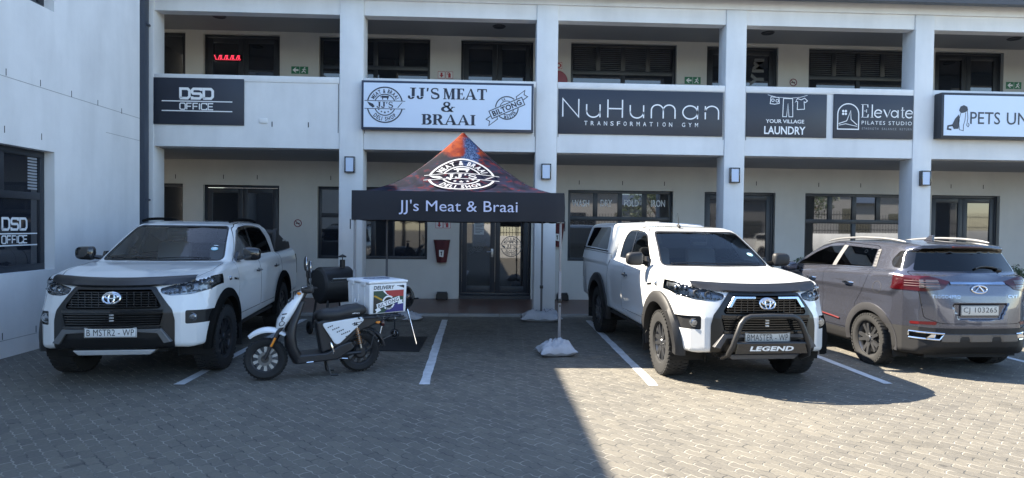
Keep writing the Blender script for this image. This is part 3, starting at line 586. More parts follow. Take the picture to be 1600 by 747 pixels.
for x0, z0, lb in ((-1.17, 5.27, 'white and red extinguisher sign on the upper wall'), (-1.19, 1.72, 'white and red extinguisher sign above the red cover')):
    o, fn = wall_sign_small('fire_sign', x0, x0+.37, z0, z0+.17, lb, mat('white_plate', (.62, .62, .6), .5)); o['group'] = 'extinguisher signs'
    k = Ink(); zc = z0+.085
    for a in (x0+.01, x0+.195): k.line([(a, z0+.008), (a+.165, z0+.008), (a+.165, z0+.162), (a, z0+.162)], .01, True)
    k.poly([(x0+.092, zc-.06), (x0+.145, zc), (x0+.115, zc), (x0+.115, zc+.055), (x0+.07, zc+.055), (x0+.07, zc), (x0+.04, zc)]); k.poly([(x0+.25, zc-.06), (x0+.31, zc-.06), (x0+.31, zc+.03), (x0+.29, zc+.05), (x0+.27, zc+.05), (x0+.25, zc+.03)]); k.line([(x0+.28, zc+.055), (x0+.24, zc+.06), (x0+.225, zc+.0)], .012); k.lay('symbol', SRED, o, fn)
for x, z, lb in ((-4.42, 1.80, 'round no smoking sign on the wall behind the left bakkie'), (7.43, 5.36, 'round no smoking sign on the upper wall above the laundry board')):
    o, fn = wall_sign_small('no_smoking_sign', x-.10, x+.10, z-.10, z+.10, lb, INWALL); o['group'] = 'no smoking signs'
    k = Ink(); k.ring(x, z, .082, .022, n=28); k.line([(x-.055, z+.055), (x+.055, z-.055)], .018); k.lay('symbol', mat('maroon_ink', (.16, .02, .04), .5), o, fn)
    k = Ink(); k.rect(x-.05, x+.045, z-.012, z+.012); k.lay('symbol', SLOT, o, lambda u, v_, f=fn: tuple(np.array(f(u, v_))+(0, .0015, 0)))
o, fn = wall_sign_small('fire_hose_sign', 1.62, 1.80, 5.55, 5.73, 'square red hose reel sign above the red reel', mat('white_plate', (.62, .62, .6), .5))
k = Ink(); k.ring(1.71, 5.64, .045, .03, n=18); k.line([(1.635, 5.565), (1.785, 5.565), (1.785, 5.715), (1.635, 5.715)], .012, True); k.lay('symbol', SRED, o, fn)
o = empty('hose_reel', (1.66, 15.0, 5.0), label='red fire hose reel on the upper wall behind the parapet', cat='hose reel')
q = MB(); q.lathe([(0, -.05), (.24, -.05), (.25, -.03), (.25, .03), (.24, .05), (0, .05)], 28, Matrix.Translation((0, -.02, .24)), 'y'); q.build('reel', mat('hose_red', (.24, .02, .03), .4), o); q = MB(); q.box(-.03, .03, .03, .10, .1, .4); q.build('bracket', BLACKPL, o)
# extinguishers under soft red covers
COVER = mat('maroon_canvas_cover', (.085, .012, .015), .75, noise=(6, .3), bump=(14, .5))
for cx, z0, z1, lb in ((-1.03, .91, 1.43, 'dark red fire extinguisher cover left of the shop door'), (1.71, 1.31, 1.86, 'dark red fire extinguisher cover half hidden behind the pillar')):
    o = empty('extinguisher_cover', (cx, YW, z0), label=lb, cat='fire extinguisher', group='extinguisher covers'); h = z1-z0; q = MB(); V = []; F = []; n = 16; rows = 9
    for i in range(rows):
        f = i/(rows-1); wd = .115+.075*f+(.01 if f > .9 else 0); dp = .16-.02*abs(f-.4)
        for k_ in range(n+1):
            a = PI*k_/n; V.append((wd*math.cos(a)*(1 if abs(math.cos(a)) < .9 else 1.0), -dp*math.sin(a)**.6*(1+.06*math.sin(5*a+3*f)), h*f+(.03*abs(math.cos(a))**3-.01 if i == rows-1 else 0)))
    for i in range(rows-1):
        for k_ in range(n): F.append((i*(n+1)+k_, (i+1)*(n+1)+k_, (i+1)*(n+1)+k_+1, i*(n+1)+k_+1))
    F.append(tuple(range(n+1))); F.append(tuple(range((rows-1)*(n+1), rows*(n+1)))[::-1]); q.add(V, F, None, True); q.build('cover', COVER, o, recalc=True)
    q = MB(); q.prism([(-.05, h*.28), (.045, h*.25), (.06, h*.56), (-.055, h*.58)], -.168, -.163); q.build('label', mat('white_plate', (.62, .62, .6), .5), o)
    k = Ink(); k.line([(.0, h*.32), (.0, h*.46), (.02, h*.5)], .022); k.line([(0, h*.5), (-.03, h*.46)], .012); k.lay('symbol', SLOT, o, lambda u, v_: (u, -.171, v_))
for cx, lb in ((-1.01, "small black box at the wall foot below the red cover"), (1.86, 'small black box at the wall foot right of the canopy leg')):
    o = empty('bait_box', (cx, 14.98, .04), label=lb, cat='bait box', group='bait boxes'); q = MB(); q.prism([(-.14, 0), (.14, 0), (.13, .13), (.10, .165), (-.10, .165), (-.13, .13)], -.10, .10, bev=.012); q.build('body', BLACKPL, o); q = MB(); q.bbox(-.115, .115, -.08, .08, .162, .172, b=.004); q.build('lid', BLACKPL, o)
# lit scrolling sign inside the upper door, left
o = empty('led_sign', (-6.1, 15.22, 5.62), label='red lit scrolling sign in the upper left door', cat='LED sign'); LED = mat('red_led', (.2, .01, .02), .4, emit=((1, .05, .10), .5))
boxobj('housing', BLACKPL, o, -.34, .34, -.022, -.012, -.02, .13)
k = Ink()
for i in range(13):
    x = -.30+.046*i
    for j, z in enumerate((.0, .03, .06, .09)):
        d = .012*j*(1 if i % 3 else -1)+.02; k.raw([(x+d, z), (x+d+.018, z), (x+d+.028, z+.018), (x+d+.010, z+.018)], [(0, 1, 2, 3)])
k.lay('lit_dots', LED, o, lambda u, v_: (u, -.025, v_))
# door stickers, the laundry's window words
dl = doors_low[1]; dy = FY+.029
INKD = mat('dark_vinyl', (.018, .02, .024), .6)
for lg_, sc_, x_, z_ in ((logo_biltong(), .20, -.17, 1.29), (logo_round(), .25, .63, 1.30)): k = Ink(); k.merge(lg_, sc_, sc_, x_, z_); k.lay('emblem', mat('grey_vinyl', (.11, .115, .12), .6), dl, onY(dy))
boxobj('notice', mat('white_paper', (.42, .44, .46), .7), dl, -.27, -.03, dy-.002, dy+.001, 1.58, 2.0)
k = Ink(); 
for i in range(9): k.rect(-.24, -.24+.12+.05*((i*7) % 3), 1.62+.036*i, 1.630+.036*i)
k.lay('lettering', SLOT, dl, onY(dy-.004))
WASHW = (('WASH', 2.10, 2.50, 2.365), ('DRY', 2.79, 3.06, 2.375), ('FOLD', 3.37, 3.71, 2.385), ('IRON', 4.03, 4.36, 2.385))
wlow = [c for c in BLD.children if c.name.startswith('window')]
tgt = min(wlow, key=lambda c: abs(sum(v.co.x for v in c.data.vertices)/len(c.data.vertices)-3.25)+(5 if max(v.co.z for v in c.data.vertices) > 3 else 0))
for t_, x0, x1, z in WASHW: k = Ink(); k.text(t_, (x0+x1)/2, z, (x1-x0)*1.04, .165, .012); k.lay('lettering', mat('frosted_vinyl', (.62, .65, .68), .5), tgt, onY(dy))
k = Ink(); k.text('GYM', 6.58, 5.45, 1.0, .36, .03, ang=PI/2); k.lay('lettering', mat('grey_vinyl', (.11, .115, .12), .6), BLD, onY(dy))
# ================================================================ car bodies: smooth shells cut into panels
f32 = np.float32
def poly_sd(px, py, P):
    d = np.full(np.broadcast(px, py).shape, 1e9); s = np.ones(d.shape); n = len(P)
    for i in range(n):
        ax, ay = P[i]; bx, by = P[i-1]; ex, ey = bx-ax, by-ay; wx, wy = px-ax, py-ay
        t = np.clip((wx*ex+wy*ey)/(ex*ex+ey*ey+1e-12), 0, 1); d = np.minimum(d, (wx-ex*t)**2+(wy-ey*t)**2)
        c1 = py >= ay; c2 = py < by; c3 = ex*wy > ey*wx
        s = np.where((c1 & c2 & c3) | (~c1 & ~c2 & ~c3), -s, s)
    return s*np.sqrt(d)
def rmax(a, b, r): return np.minimum(np.maximum(a, b), -r)+np.hypot(np.maximum(a+r, 0), np.maximum(b+r, 0))
def rmin(a, b, r): return -rmax(-a, -b, r)
def surface_net(F, lo, hi, d):
    n = [int(math.ceil((hi[i]-lo[i])/d))+1 for i in range(3)]; ax = [lo[i]+d*np.arange(n[i]) for i in range(3)]
    G = F(*np.meshgrid(*ax, indexing='ij')).astype(f32); ins = G < 0
    c = [ins[i:n[0]-1+i, j:n[1]-1+j, k:n[2]-1+k] for i in (0, 1) for j in (0, 1) for k in (0, 1)]
    sm = sum(x.astype(np.int8) for x in c); mask = (sm > 0) & (sm < 8); idx = np.full(mask.shape, -1); I = np.argwhere(mask); idx[mask] = np.arange(len(I))
    acc = np.zeros((len(I), 3)); cnt = np.zeros(len(I))
    cor = [(i, j, k) for i in (0, 1) for j in (0, 1) for k in (0, 1)]
    for a in range(8):
        for b in range(a+1, 8):
            if sum(abs(cor[a][t]-cor[b][t]) for t in range(3)) != 1: continue
            va = G[tuple((I+cor[a]).T)]; vb = G[tuple((I+cor[b]).T)]; h = (va < 0) != (vb < 0); t = va/(va-vb+1e-12)
            p = np.array(cor[a])+(np.array(cor[b])-np.array(cor[a]))*t[:, None]; acc[h] += p[h]; cnt[h] += 1
    V = np.array(lo)+d*(I+acc/cnt[:, None]); Q = []
    for axn in range(3):
        o = [t for t in range(3) if t != axn]; sh = list(n); sh[axn] -= 1
        s0 = [slice(None)]*3; s1 = [slice(None)]*3; s0[axn] = slice(0, n[axn]-1); s1[axn] = slice(1, n[axn])
        for t in o: s0[t] = s1[t] = slice(1, n[t]-1)
        a, b = ins[tuple(s0)], ins[tuple(s1)]; E = np.argwhere(a != b); fl = a[a != b]; base = E.copy()
        for t in o: base[:, t] += 1
        def g(d0, d1):
            q = base.copy(); q[:, o[0]] -= d0; q[:, o[1]] -= d1; return idx[tuple(q.T)]
        quad = np.stack([g(1, 1), g(0, 1), g(0, 0), g(1, 0)], 1)
        if axn == 1: fl = ~fl
        quad[~fl] = quad[~fl][:, ::-1]; Q.append(quad)
    return V, np.vstack(Q)
class Shell:
    def __init__(s, F, lo, hi, d=.028):
        s.F = F; V, Q = surface_net(F, lo, hi, d)
        for _ in range(3):
            g = s.grad(V); l2 = (g**2).sum(1)+1e-9; st = g*(F(V[:, 0], V[:, 1], V[:, 2])/l2)[:, None]; l = np.linalg.norm(st, axis=1)[:, None]; V = V-st*np.minimum(1, .5*d/(l+1e-9))
        s.polys = [V[q] for q in Q]; s.st = s.stats(V[Q])
    @staticmethod
    def stats(A): return [A.mean(1), A.min(1), A.max(1)]
    @staticmethod
    def lstats(polys):
        if not polys: z = np.zeros((0, 3)); return [z, z, z]
        return [np.array([p.mean(0) for p in polys]), np.array([p.min(0) for p in polys]), np.array([p.max(0) for p in polys])]
    def grad(s, V, e=.0015):
        x, y, z = V.T; F = s.F
        return np.stack([F(x+e, y, z)-F(x-e, y, z), F(x, y+e, z)-F(x, y-e, z), F(x, y, z+e)-F(x, y, z-e)], 1)/(2*e)
    def normals(s, V):
        g = s.grad(V); return g/(np.linalg.norm(g, axis=1)[:, None]+1e-9)
    def carve(s, P, axes, pred, src=None):
        """cut the polygon P (2D, in the two axes) out of the shell's faces that pass pred(centre, normal); returns the cut faces"""
        polys = s.polys if src is None else src
        P = np.array(P, float); a, b = axes; lo, hi = P.min(0)-.002, P.max(0)+.002
        C, mn, mx = s.st if src is None else s.lstats(polys)
        ok = (mx[:, a] > lo[0]) & (mn[:, a] < hi[0]) & (mx[:, b] > lo[1]) & (mn[:, b] < hi[1])
        i_ = np.where(ok)[0]
        if len(i_) == 0: return []
        N = s.normals(C[i_]); keep = pred(C[i_], N); cand = i_[keep]; cs = set(cand.tolist()); work = [polys[i] for i in cand]; rest = [p for i, p in enumerate(polys) if i not in cs]; km = np.ones(len(polys), bool); km[cand] = False; base = [C[km], mn[km], mx[km]]
        n = len(P); Cc = C[cand]; rad = np.linalg.norm(mx[cand]-mn[cand], axis=1)*.6; near = np.abs(poly_sd(Cc[:, a], Cc[:, b], [tuple(p) for p in P])) < rad+.002
        quiet = [q for q, k in zip(work, near) if not k]; work = [q for q, k in zip(work, near) if k]
        for i in range(n):
            p0, p1 = P[i], P[(i+1) % n]; e = p1-p0; L = np.hypot(*e)
            if L < 1e-6: continue
            nx, ny = -e[1]/L, e[0]/L; out = []
            for q in work:
                D = (q[:, a]-p0[0])*nx+(q[:, b]-p0[1])*ny
                if (D > -1e-5).all() or (D < 1e-5).all(): out.append(q); continue
                # skip faces far from this edge's extent
                T = ((q[:, a]-p0[0])*e[0]+(q[:, b]-p0[1])*e[1])/L
                if T.max() < -.06 or T.min() > L+.06: out.append(q); continue
                A, B = [], []
                m_ = len(q)
                for k in range(m_):
                    u, v = q[k], q[(k+1) % m_]; du, dv = D[k], D[(k+1) % m_]
                    if du >= -1e-5: A.append(u)
                    if du <= 1e-5: B.append(u)
                    if (du > 1e-5 and dv < -1e-5) or (du < -1e-5 and dv > 1e-5):
                        w_ = u+(v-u)*(du/(du-dv)); A.append(w_); B.append(w_)
                if len(A) > 2: out.append(np.array(A))
                if len(B) > 2: out.append(np.array(B))
            work = out
        work += quiet
        C = np.array([p.mean(0) for p in work]).reshape(-1, 3); inside = poly_sd(C[:, a], C[:, b], [tuple(p) for p in P]) < 0
        got = [p for p, k in zip(work, inside) if k]; new = [p for p, k in zip(work, inside) if not k]; rest += new
        if src is None: s.polys = rest; ns = s.lstats(new); s.st = [np.vstack([a_, b_]) for a_, b_ in zip(base, ns)]
        else: src[:] = rest
        return got
    def mesh(s, name, polys, material, parent, off=0.0, lip=.014, label=None):
        if not polys: return None
        key = {}; V = []; F = []
        for p in polys:
            f = []
            for v in p:
                k = tuple(np.round(v*5000).astype(int))
                if k not in key: key[k] = len(V); V.append(v)
                if not f or f[-1] != key[k]: f.append(key[k])
            if len(f) > 1 and f[0] == f[-1]: f.pop()
            if len(f) > 2 and len(set(f)) == len(f): F.append(f)
        V = np.array(V); N = s.normals(V); V = V+N*off; Vl = [tuple(v) for v in V]; Nl = [tuple(n) for n in N]
        if lip:
            cnt = {}
            for f in F:
                for i in range(len(f)):
                    e = (f[i], f[(i+1) % len(f)]); k = (min(e), max(e)); cnt.setdefault(k, []).append(e)
            for k, l in cnt.items():
                if len(l) == 1:
                    a, b = l[0]; A, B = V[a], V[b]; A2, B2 = A-N[a]*lip, B-N[b]*lip; nn = np.cross(A2-B, A-B); nn = nn/(np.linalg.norm(nn)+1e-9); j = len(Vl)
                    Vl += [tuple(B), tuple(A), tuple(A2), tuple(B2)]; Nl += [tuple(nn)]*4; F.append([j, j+1, j+2, j+3])
        me = bpy.data.meshes.new(name); me.from_pydata(Vl, [], F); me.polygons.foreach_set('use_smooth', [True]*len(F))
        me.normals_split_custom_set_from_vertices(Nl); me.materials.append(material)
        o = bpy.data.objects.new(name, me); COL.objects.link(o); o.parent = parent
        if label: o['label'] = label
        return o
    def hit(s, p, d, tmax=1.5):     # march from p along d to the surface
        p = np.array(p, float); d = np.array(d, float); lo, hi = 0., tmax
        for n_ in (220, 24):
            T = np.linspace(lo, hi, n_); Q = p+d*T[:, None]; v = s.F(Q[:, 0], Q[:, 1], Q[:, 2]); i = int(np.argmax(v < 0)) if (v < 0).any() else n_-1
            lo, hi = T[max(0, i-1)], T[i]
        return p+d*hi
def rounded(P, r=.03, n=4):      # round a polygon's corners
    P = [np.array(p, float) for p in P]; out = []; m_ = len(P)
    for i in range(m_):
        a, b, c = P[i-1], P[i], P[(i+1) % m_]; u = a-b; v = c-b; lu, lv = np.linalg.norm(u), np.linalg.norm(v); k = min(r, lu*.45, lv*.45); p0 = b+u/lu*k; p1 = b+v/lv*k
        for j in range(n+1): t = j/n; out.append(tuple((1-t)**2*p0+2*t*(1-t)*b+t*t*p1))
    return out
def grow(P, d):                  # offset a closed polygon outward
    P = [np.array(p, float) for p in P]; n = len(P); A = sum(P[i][0]*P[(i+1) % n][1]-P[(i+1) % n][0]*P[i][1] for i in range(n)); sg = 1 if A > 0 else -1; out = []
    for i in range(n):
        e1 = P[i]-P[i-1]; e2 = P[(i+1) % n]-P[i]; e1 = e1/(np.linalg.norm(e1)+1e-9); e2 = e2/(np.linalg.norm(e2)+1e-9); n1 = np.array([e1[1], -e1[0]])*sg; n2 = np.array([e2[1], -e2[0]])*sg; m_ = n1+n2; m_ = m_/max(.5, np.dot(m_, m_)/2+1e-9) if np.dot(m_, m_) > 1e-6 else n1
        out.append(tuple(P[i]+m_*d))
    return out
WHITECAR = mat('white_car_paint', (.62, .625, .62), .28, coat=1.0, back=(.28, .28, .27))
TRIM = mat('matt_black_trim', (.011, .011, .012), .55, noise=(20, .15), back=(.01, .01, .01))
WSGLASS = glass_mat('windscreen_glass', (.80, .86, .84), 1.45)
TINT = glass_mat('tinted_side_glass', (.22, .23, .24), 1.5)
PRIV = glass_mat('privacy_glass', (.02, .02, .022), 1.6)
SEATM = mat('grey_seat_fabric', (.36, .36, .365), .8); DASH = mat('dashboard_plastic', (.22, .22, .223), .6)
LENS = glass_mat('clear_lamp_lens', (.86, .88, .9), 1.45); REFL = mat('lamp_reflector', (.35, .37, .40), .16, .9, noise=(22, .5)); LAMPDK = mat('lamp_bowl', (.27, .285, .31), .28, .7, noise=(14, .7))
AMBER = mat('amber_lens', (.75, .25, .02), .25, coat=.5); REDLENS = mat('red_lens', (.040, .0015, .003), .2, coat=.3); REDREFL = mat('red_reflector', (.10, .004, .005), .35)
SILVER = mat('satin_silver', (.45, .46, .47), .38, .6); PLATEW = mat('number_plate_white', (.66, .66, .64), .4); PLATEY = mat('number_plate_grey', (.52, .51, .47), .4)
ALLOYD = mat('dark_alloy', (.035, .036, .04), .3, .55); ALLOYS = mat('graphite_alloy', (.10, .102, .108), .3, .7); BRAKE = mat('brake_disc', (.22, .22, .22), .4, .8)
UNDER = mat('underbody_black', (.008, .008, .008), .9)
def wheel(parent, loc, out, R=.388, wd=.265, rr=.235, steer=0, spokes=6, rimmat=None, seed=0, twin=True):
    """wheel > tyre, rim, disc; 'out' = +1/-1 outward x direction"""
    rimmat = rimmat or ALLOYD
    o = empty('wheel', loc); o.parent = parent; o.rotation_euler = (0, 0, steer); h = wd/2
    prof = [(rr, -h*.75), (rr+.02, -h*.92), (R-.07, -h), (R-.025, -h*.96), (R-.006, -h*.8), (R, -h*.55), (R, h*.55), (R-.006, h*.8), (R-.025, h*.96), (R-.07, h), (rr+.02, h*.92), (rr, h*.75)]
    q = MB(); q.lathe(prof, 56, None, 'x')
    for i in range(44):       # tread blocks
        a = 2*PI*i/44; M = Matrix.Rotation(a, 4, 'X')
        for s_ in (-1, 1): q.box(s_*h*.62-.035, s_*h*.62+.035, -.019, .019, R-.004, R+.005, M); q.box(s_*(h*.86)-.014, s_*(h*.86)+.014, -.017, .017, R-.022, R+.0, M)
        M = Matrix.Rotation(a+.07, 4, 'X')
        for s_ in (-.27, .27): q.box(s_*h-.02, s_*h+.02, -.016, .016, R-.003, R+.005, M)
    q.build('tyre', RUBBER, o)
    q = MB(); q.lathe([(rr, -h*.7), (rr-.015, -h*.5), (rr-.03, 0), (rr-.022, h*.5), (rr-.012, h*.72), (rr+.008, h*.80), (rr+.010, h*.70)], 48, None, 'x')
    f = h*.62
    for i in range(spokes):
        for s_ in ((-.16, .16) if twin else (0,)):
            a = 2*PI*i/spokes+s_; a2 = 2*PI*i/spokes+s_*1.35; M = Matrix.Rotation(a, 4, 'X')
            V = []
            for (r_, w_, x_) in ((.05, .026, f), (.12, .021, f+.012), (rr-.02, .019 if twin else .028, f+.018)):
                aa = a+(a2-a)*(r_/rr); 
                for (dx, dw) in ((0, -w_), (0, w_), (-.035, w_*1.1), (-.035, -w_*1.1)): V.append((x_+dx, r_*math.cos(aa)-dw*math.sin(aa), r_*math.sin(aa)+dw*math.cos(aa)))
            F = [(0, 1, 2, 3)[::-1], (8, 9, 10, 11)]+[(b_*4+k, b_*4+(k+1) % 4, (b_+1)*4+(k+1) % 4, (b_+1)*4+k) for b_ in (0, 1) for k in range(4)]
            q.add([(out*v[0], v[1], v[2]) for v in V], F)
    q.lathe([(0, out*(f+.02)), (.035, out*(f+.02)), (.045, out*(f+.008)), (.075, out*(f+.0)), (.08, out*(f-.04))], 24, None, 'x')
    for i in range(6): a = 2*PI*i/6+.3; q.lathe([(0, out*(f+.012)), (.009, out*(f+.012)), (.010, out*(f-.01))], 8, Matrix.Translation((0, .058*math.cos(a), .058*math.sin(a))), 'x')
    q.build('rim', rimmat, o, recalc=True)
    q = MB(); q.lathe([(0, out*.0), (.16, out*.0), (.16, out*.02), (0, out*.02)], 32, None, 'x'); q.build('brake_disc', BRAKE, o)
    return o
def plate(parent, c, w_, h_, text, m_=PLATEW, fw=None, tilt=0, ny=-1):
    """number plate facing -y at c, with its characters"""
    o = empty('number_plate', c); o.parent = parent; o.rotation_euler = (tilt, 0, 0); q = MB(); q.bbox(-w_/2, w_/2, -.004, .004, -h_/2, h_/2, b=.003); b = q.build('board', m_, o)
    k = Ink(); k.text(text, 0, 0, fw or w_*.90, h_*.66, 0, 1.06); W = w_/2-.006; H = h_/2-.006
    k.line([(-W, -H), (W, -H), (W, H), (-W, H)], .004, True); k.lay('lettering', SLOT, o, lambda u, v_: (u, -.0055, v_)); return o
def oval_emblem(parent, c, w_, h_, m_=CHROME, tilt=0):   # ring badge of three ovals
    q = MB()
    for cx, cz, a, b in ((0, 0, .5, .5), (0, -.0, .17, .47), (0, .14, .36, .2)):
        q.tube([(c[0]+(cx+a*math.cos(t))*w_, c[1]+(-.004 if a < .5 else 0)+tilt*(cz+b*math.sin(t))*h_, c[2]+(cz+b*math.sin(t))*h_) for t in np.linspace(0, 2*PI, 28, endpoint=False)], .011, 6, closed=True)
    return q.build('emblem', m_, parent)
# ---------------------------------------------------------------- the two bakkies; local frame: x to the picture's right, y backwards from the front axle, z up
def bakkie(kind):
    double = kind == 'double'
    cab_end = 2.98 if double else 2.46
    low = [(-.80, .40), (-.93, .43), (-.985, .52), (-.995, .66), (-.985, .80), (-.965, .92), (-.93, 1.03), (-.88, 1.10), (-.70, 1.145), (-.35, 1.205), (.05, 1.255), (.34, 1.285), (.6, 1.285), (3.0, 1.30), (4.28, 1.335), (4.32, 1.30), (4.335, .95), (4.33, .66), (4.25, .56), (2.6, .50), (.4, .46), (-.4, .42)]
    plan = [(0, -.995), (.30, -.985), (.50, -.955), (.66, -.89), (.78, -.79), (.86, -.66), (.905, -.48), (.918, -.25), (.922, .1), (.915, .6), (.915, 3.9), (.91, 4.2), (.88, 4.335), (0, 4.345)]
    plan = plan+[(-x, y) for x, y in plan[::-1] if x > 0]
    rear = (cab_end-.16, 1.745), (cab_end, 1.62), (cab_end+.02, 1.2)
    green = [(.16, 1.18), (.30, 1.285), (.70, 1.525), (1.06, 1.715), (1.20, 1.765), (1.42, 1.798), (1.80, 1.815), (2.2, 1.812), (cab_end-.35, 1.79), *rear, (cab_end, 1.1), (.3, 1.1)]
    zs, ws = [.40, .50, .62, .78, .92, 1.02, 1.12, 1.20, 1.28, 1.36], [.86, .885, .90, .912, .916, .914, .90, .875, .835, .79]
    gz, gw = [1.1, 1.25, 1.4, 1.6, 1.75, 1.84], [.86, .805, .765, .705, .655, .61]
    def F(x, y, z):
        a = np.abs(x); yb = y
        y = np.where(y < -.40, -.40+(y+.40)/.84, y); y = y-.13*(a/.75)**2*np.clip((z-.80)/.3, 0, 1)*np.clip(-y/.6, 0, 1)-.05*(a/.8)**2*np.clip(-y/.6, 0, 1)
        s1 = poly_sd(y, z-.015*np.maximum(0, 1-(a/.55)**2)*(z > 1.0)*np.clip((1.0-y)/1.0, 0, 1), low); p1 = poly_sd(x, y, plan); w1 = a-np.interp(z, zs, ws)
        lowr = rmax(rmax(s1, p1, .045), w1*.96, .05)
        ye = y-.13*a*a*np.clip((1.9-y)/1.2, 0, 1)*1.2
        s2 = poly_sd(ye, z+.03*a*a, green); w2 = (a-np.interp(z, gz, gw))*.955
        g = rmax(s2, w2, .085)
        f = rmin(lowr, g, .03)
        if not double:      # canopy over the load bed
            c = rmax(poly_sd(y, z+.05*a*a, [(2.50, 1.2), (2.50, 1.845), (2.6, 1.875), (3.6, 1.885), (4.08, 1.86), (4.18, 1.80), (4.33, 1.33), (4.33, 1.2)]), (a-np.interp(z, [1.2, 1.36, 1.6, 1.9], [.90, .875, .815, .735]))*.96, .06)
            f = rmin(f, c, .012)
        for ya in (0., 3.085):
            f = np.maximum(f, -np.maximum(np.hypot(yb-ya, z-.41)-.495, .50-a))
        return f
    S = Shell(F, (-1.02, -1.08, .32), (1.02, 4.45, 1.96), .03)
    R = empty('pickup_truck'); body_parts = {}
    front = lambda C, N: (N[:, 1] < -.12) & (C[:, 1] < 1.3)
    fr2 = lambda C, N: (C[:, 1] < -.25) & (N[:, 2] < .93)
    side = lambda sx: (lambda C, N: (C[:, 0]*sx > .4) & (N[:, 0]*sx > .3))
    put = lambda n, P, m_, **k: S.mesh(n, P, m_, R, **k)
    mir = lambda P: [(-x, z) for x, z in P]
    # glass
    ws_ = rounded([(-.71, 1.315), (.71, 1.315), (.575, 1.725), (-.575, 1.725)], .05); rim_ = grow(ws_, .018)
    g = S.carve(ws_, (0, 2), lambda C, N: (N[:, 1] < -.25) & (C[:, 1] > .1) & (C[:, 1] < 1.6)); wsc = put('windscreen', g, WSGLASS, off=-.004, lip=0)
    g = S.carve(rim_, (0, 2), lambda C, N: (N[:, 1] < -.25) & (C[:, 1] > .1) & (C[:, 1] < 1.6)); put('windscreen_seal', g, TRIM, off=-.002)
    if double: wins = [[(.72, 1.335), (1.20, 1.665), (1.36, 1.705), (1.60, 1.725), (1.60, 1.335)], [(1.68, 1.335), (1.68, 1.728), (2.10, 1.722), (2.42, 1.69), (2.60, 1.56), (2.68, 1.345)]]
    else: wins = [[(.72, 1.335), (1.20, 1.665), (1.36, 1.705), (1.66, 1.725), (1.60, 1.335)], [(1.655, 1.335), (1.715, 1.728), (1.98, 1.722), (2.10, 1.68), (2.16, 1.56), (2.14, 1.345)]]
    allw = rounded([(.66, 1.315), (1.16, 1.68), (1.34, 1.728), (1.7, 1.752), (2.12, 1.745), (2.45, 1.712), (2.635, 1.57), (2.72, 1.32)], .05) if double else rounded([(.66, 1.315), (1.16, 1.68), (1.34, 1.728), (1.7, 1.752), (2.0, 1.745), (2.13, 1.69), (2.19, 1.57), (2.17, 1.32)], .06)
    doorF = [(.50, .60), (.55, 1.0), (.52, 1.27), (.66, 1.325), (1.12, 1.70), (1.34, 1.765), (1.64, 1.79), (1.64, .60)] if double else [(.50, .60), (.55, 1.0), (.52, 1.27), (.66, 1.325), (1.12, 1.70), (1.34, 1.765), (1.69, 1.79), (1.63, 1.3), (1.66, .60)]
    doorR = [(1.652, .60), (1.652, 1.79), (2.12, 1.785), (2.50, 1.745), (2.69, 1.59), (2.80, 1.3), (2.77, .97), (2.60, .74), (2.52, .60)]
    for sx in (1, -1):
        for w_ in wins:
            g = S.carve(rounded(w_, .03), (1, 2), side(sx)); put('side_window', g, TINT, off=-.006, lip=0)
        g = S.carve(allw, (1, 2), side(sx)); put('window_trim', g, GLOSSBLK, off=-.003)
        for dn, D in (('front', doorF), ('rear', doorR)):
            if dn == 'rear' and not double: continue
            D = rounded(D, .04); g = S.carve(D, (1, 2), side(sx)); o = put('door', g, WHITECAR)
            S.carve(grow(D, .006), (1, 2), side(sx))
            yh = 1.50 if dn == 'front' else 2.58
            h = S.hit((sx*1.3, yh, 1.10), (-sx, 0, 0)); hh = h[0]-0
            q = MB(); q.tube([(hh-sx*.005, yh-.10, 1.10), (hh+sx*.03, yh-.07, 1.105), (hh+sx*.035, yh, 1.105), (hh+sx*.03, yh+.06, 1.105), (hh-sx*.005, yh+.09, 1.10)], [.012, .016, .016, .016, .012], 8)
            q.lathe([(0, 0), (.035, 0), (.035, .006), (0, .008)], 16, Matrix.Translation((hh-.004 if sx > 0 else hh-.004, yh+.03, 1.10)), 'x'); q.build('handle', GLOSSBLK, o)
        # cab / bed gap and tailgate gap
        yg = cab_end+.03
        S.carve([(yg, .55), (yg, 1.34), (yg+.014, 1.34), (yg+.014, .55)], (1, 2), side(sx))
        # filler / vent badge strip on the front wing
        h = S.hit((sx*1.3, .36, 1.07), (-sx, 0, 0)); q = MB(); q.bbox(-.006, .008, -.085, .085, -.014, .014, b=.004, M=Matrix.Translation((h[0], .40, 1.07)) @ Matrix.Rotation(-.12*1, 4, 'X')); q.build('wing_badge', GLOSSBLK, R)
        # flares
        for ya in (0., 3.085):
            q = MB(); n = 40; V = []; a0, a1 = math.radians(-14 if ya == 0 else -6), math.radians(186 if ya == 0 else 190); wdt = .125 if not double else .095; ext = .055 if not double else .04
            for i in range(n+1):
                a = a0+(a1-a0)*i/n; c_, s_ = math.cos(a), math.sin(a)
                y_o, z_o = ya+(.485+wdt)*c_, .41+(.485+wdt)*s_; y_i, z_i = ya+.478*c_, .41+.478*s_
                hw = lambda rr: abs(S.hit((sx*1.3, ya+rr*c_, max(.44, .41+rr*s_)), (-sx, 0, 0), .7)[0])
                bw = hw(.485+wdt); bw2 = hw(.52); bw = bw if bw > .65 else .86; bw2 = bw2 if bw2 > .65 else bw
                V += [(sx*(bw-.03), y_o, z_o), (sx*(bw+ext*.55), y_o, z_o), (sx*(bw2+ext), (y_o*.75+y_i*.25), (z_o*.75+z_i*.25)), (sx*(bw2+ext), y_i, z_i), (sx*(bw2-.12), y_i, z_i)]
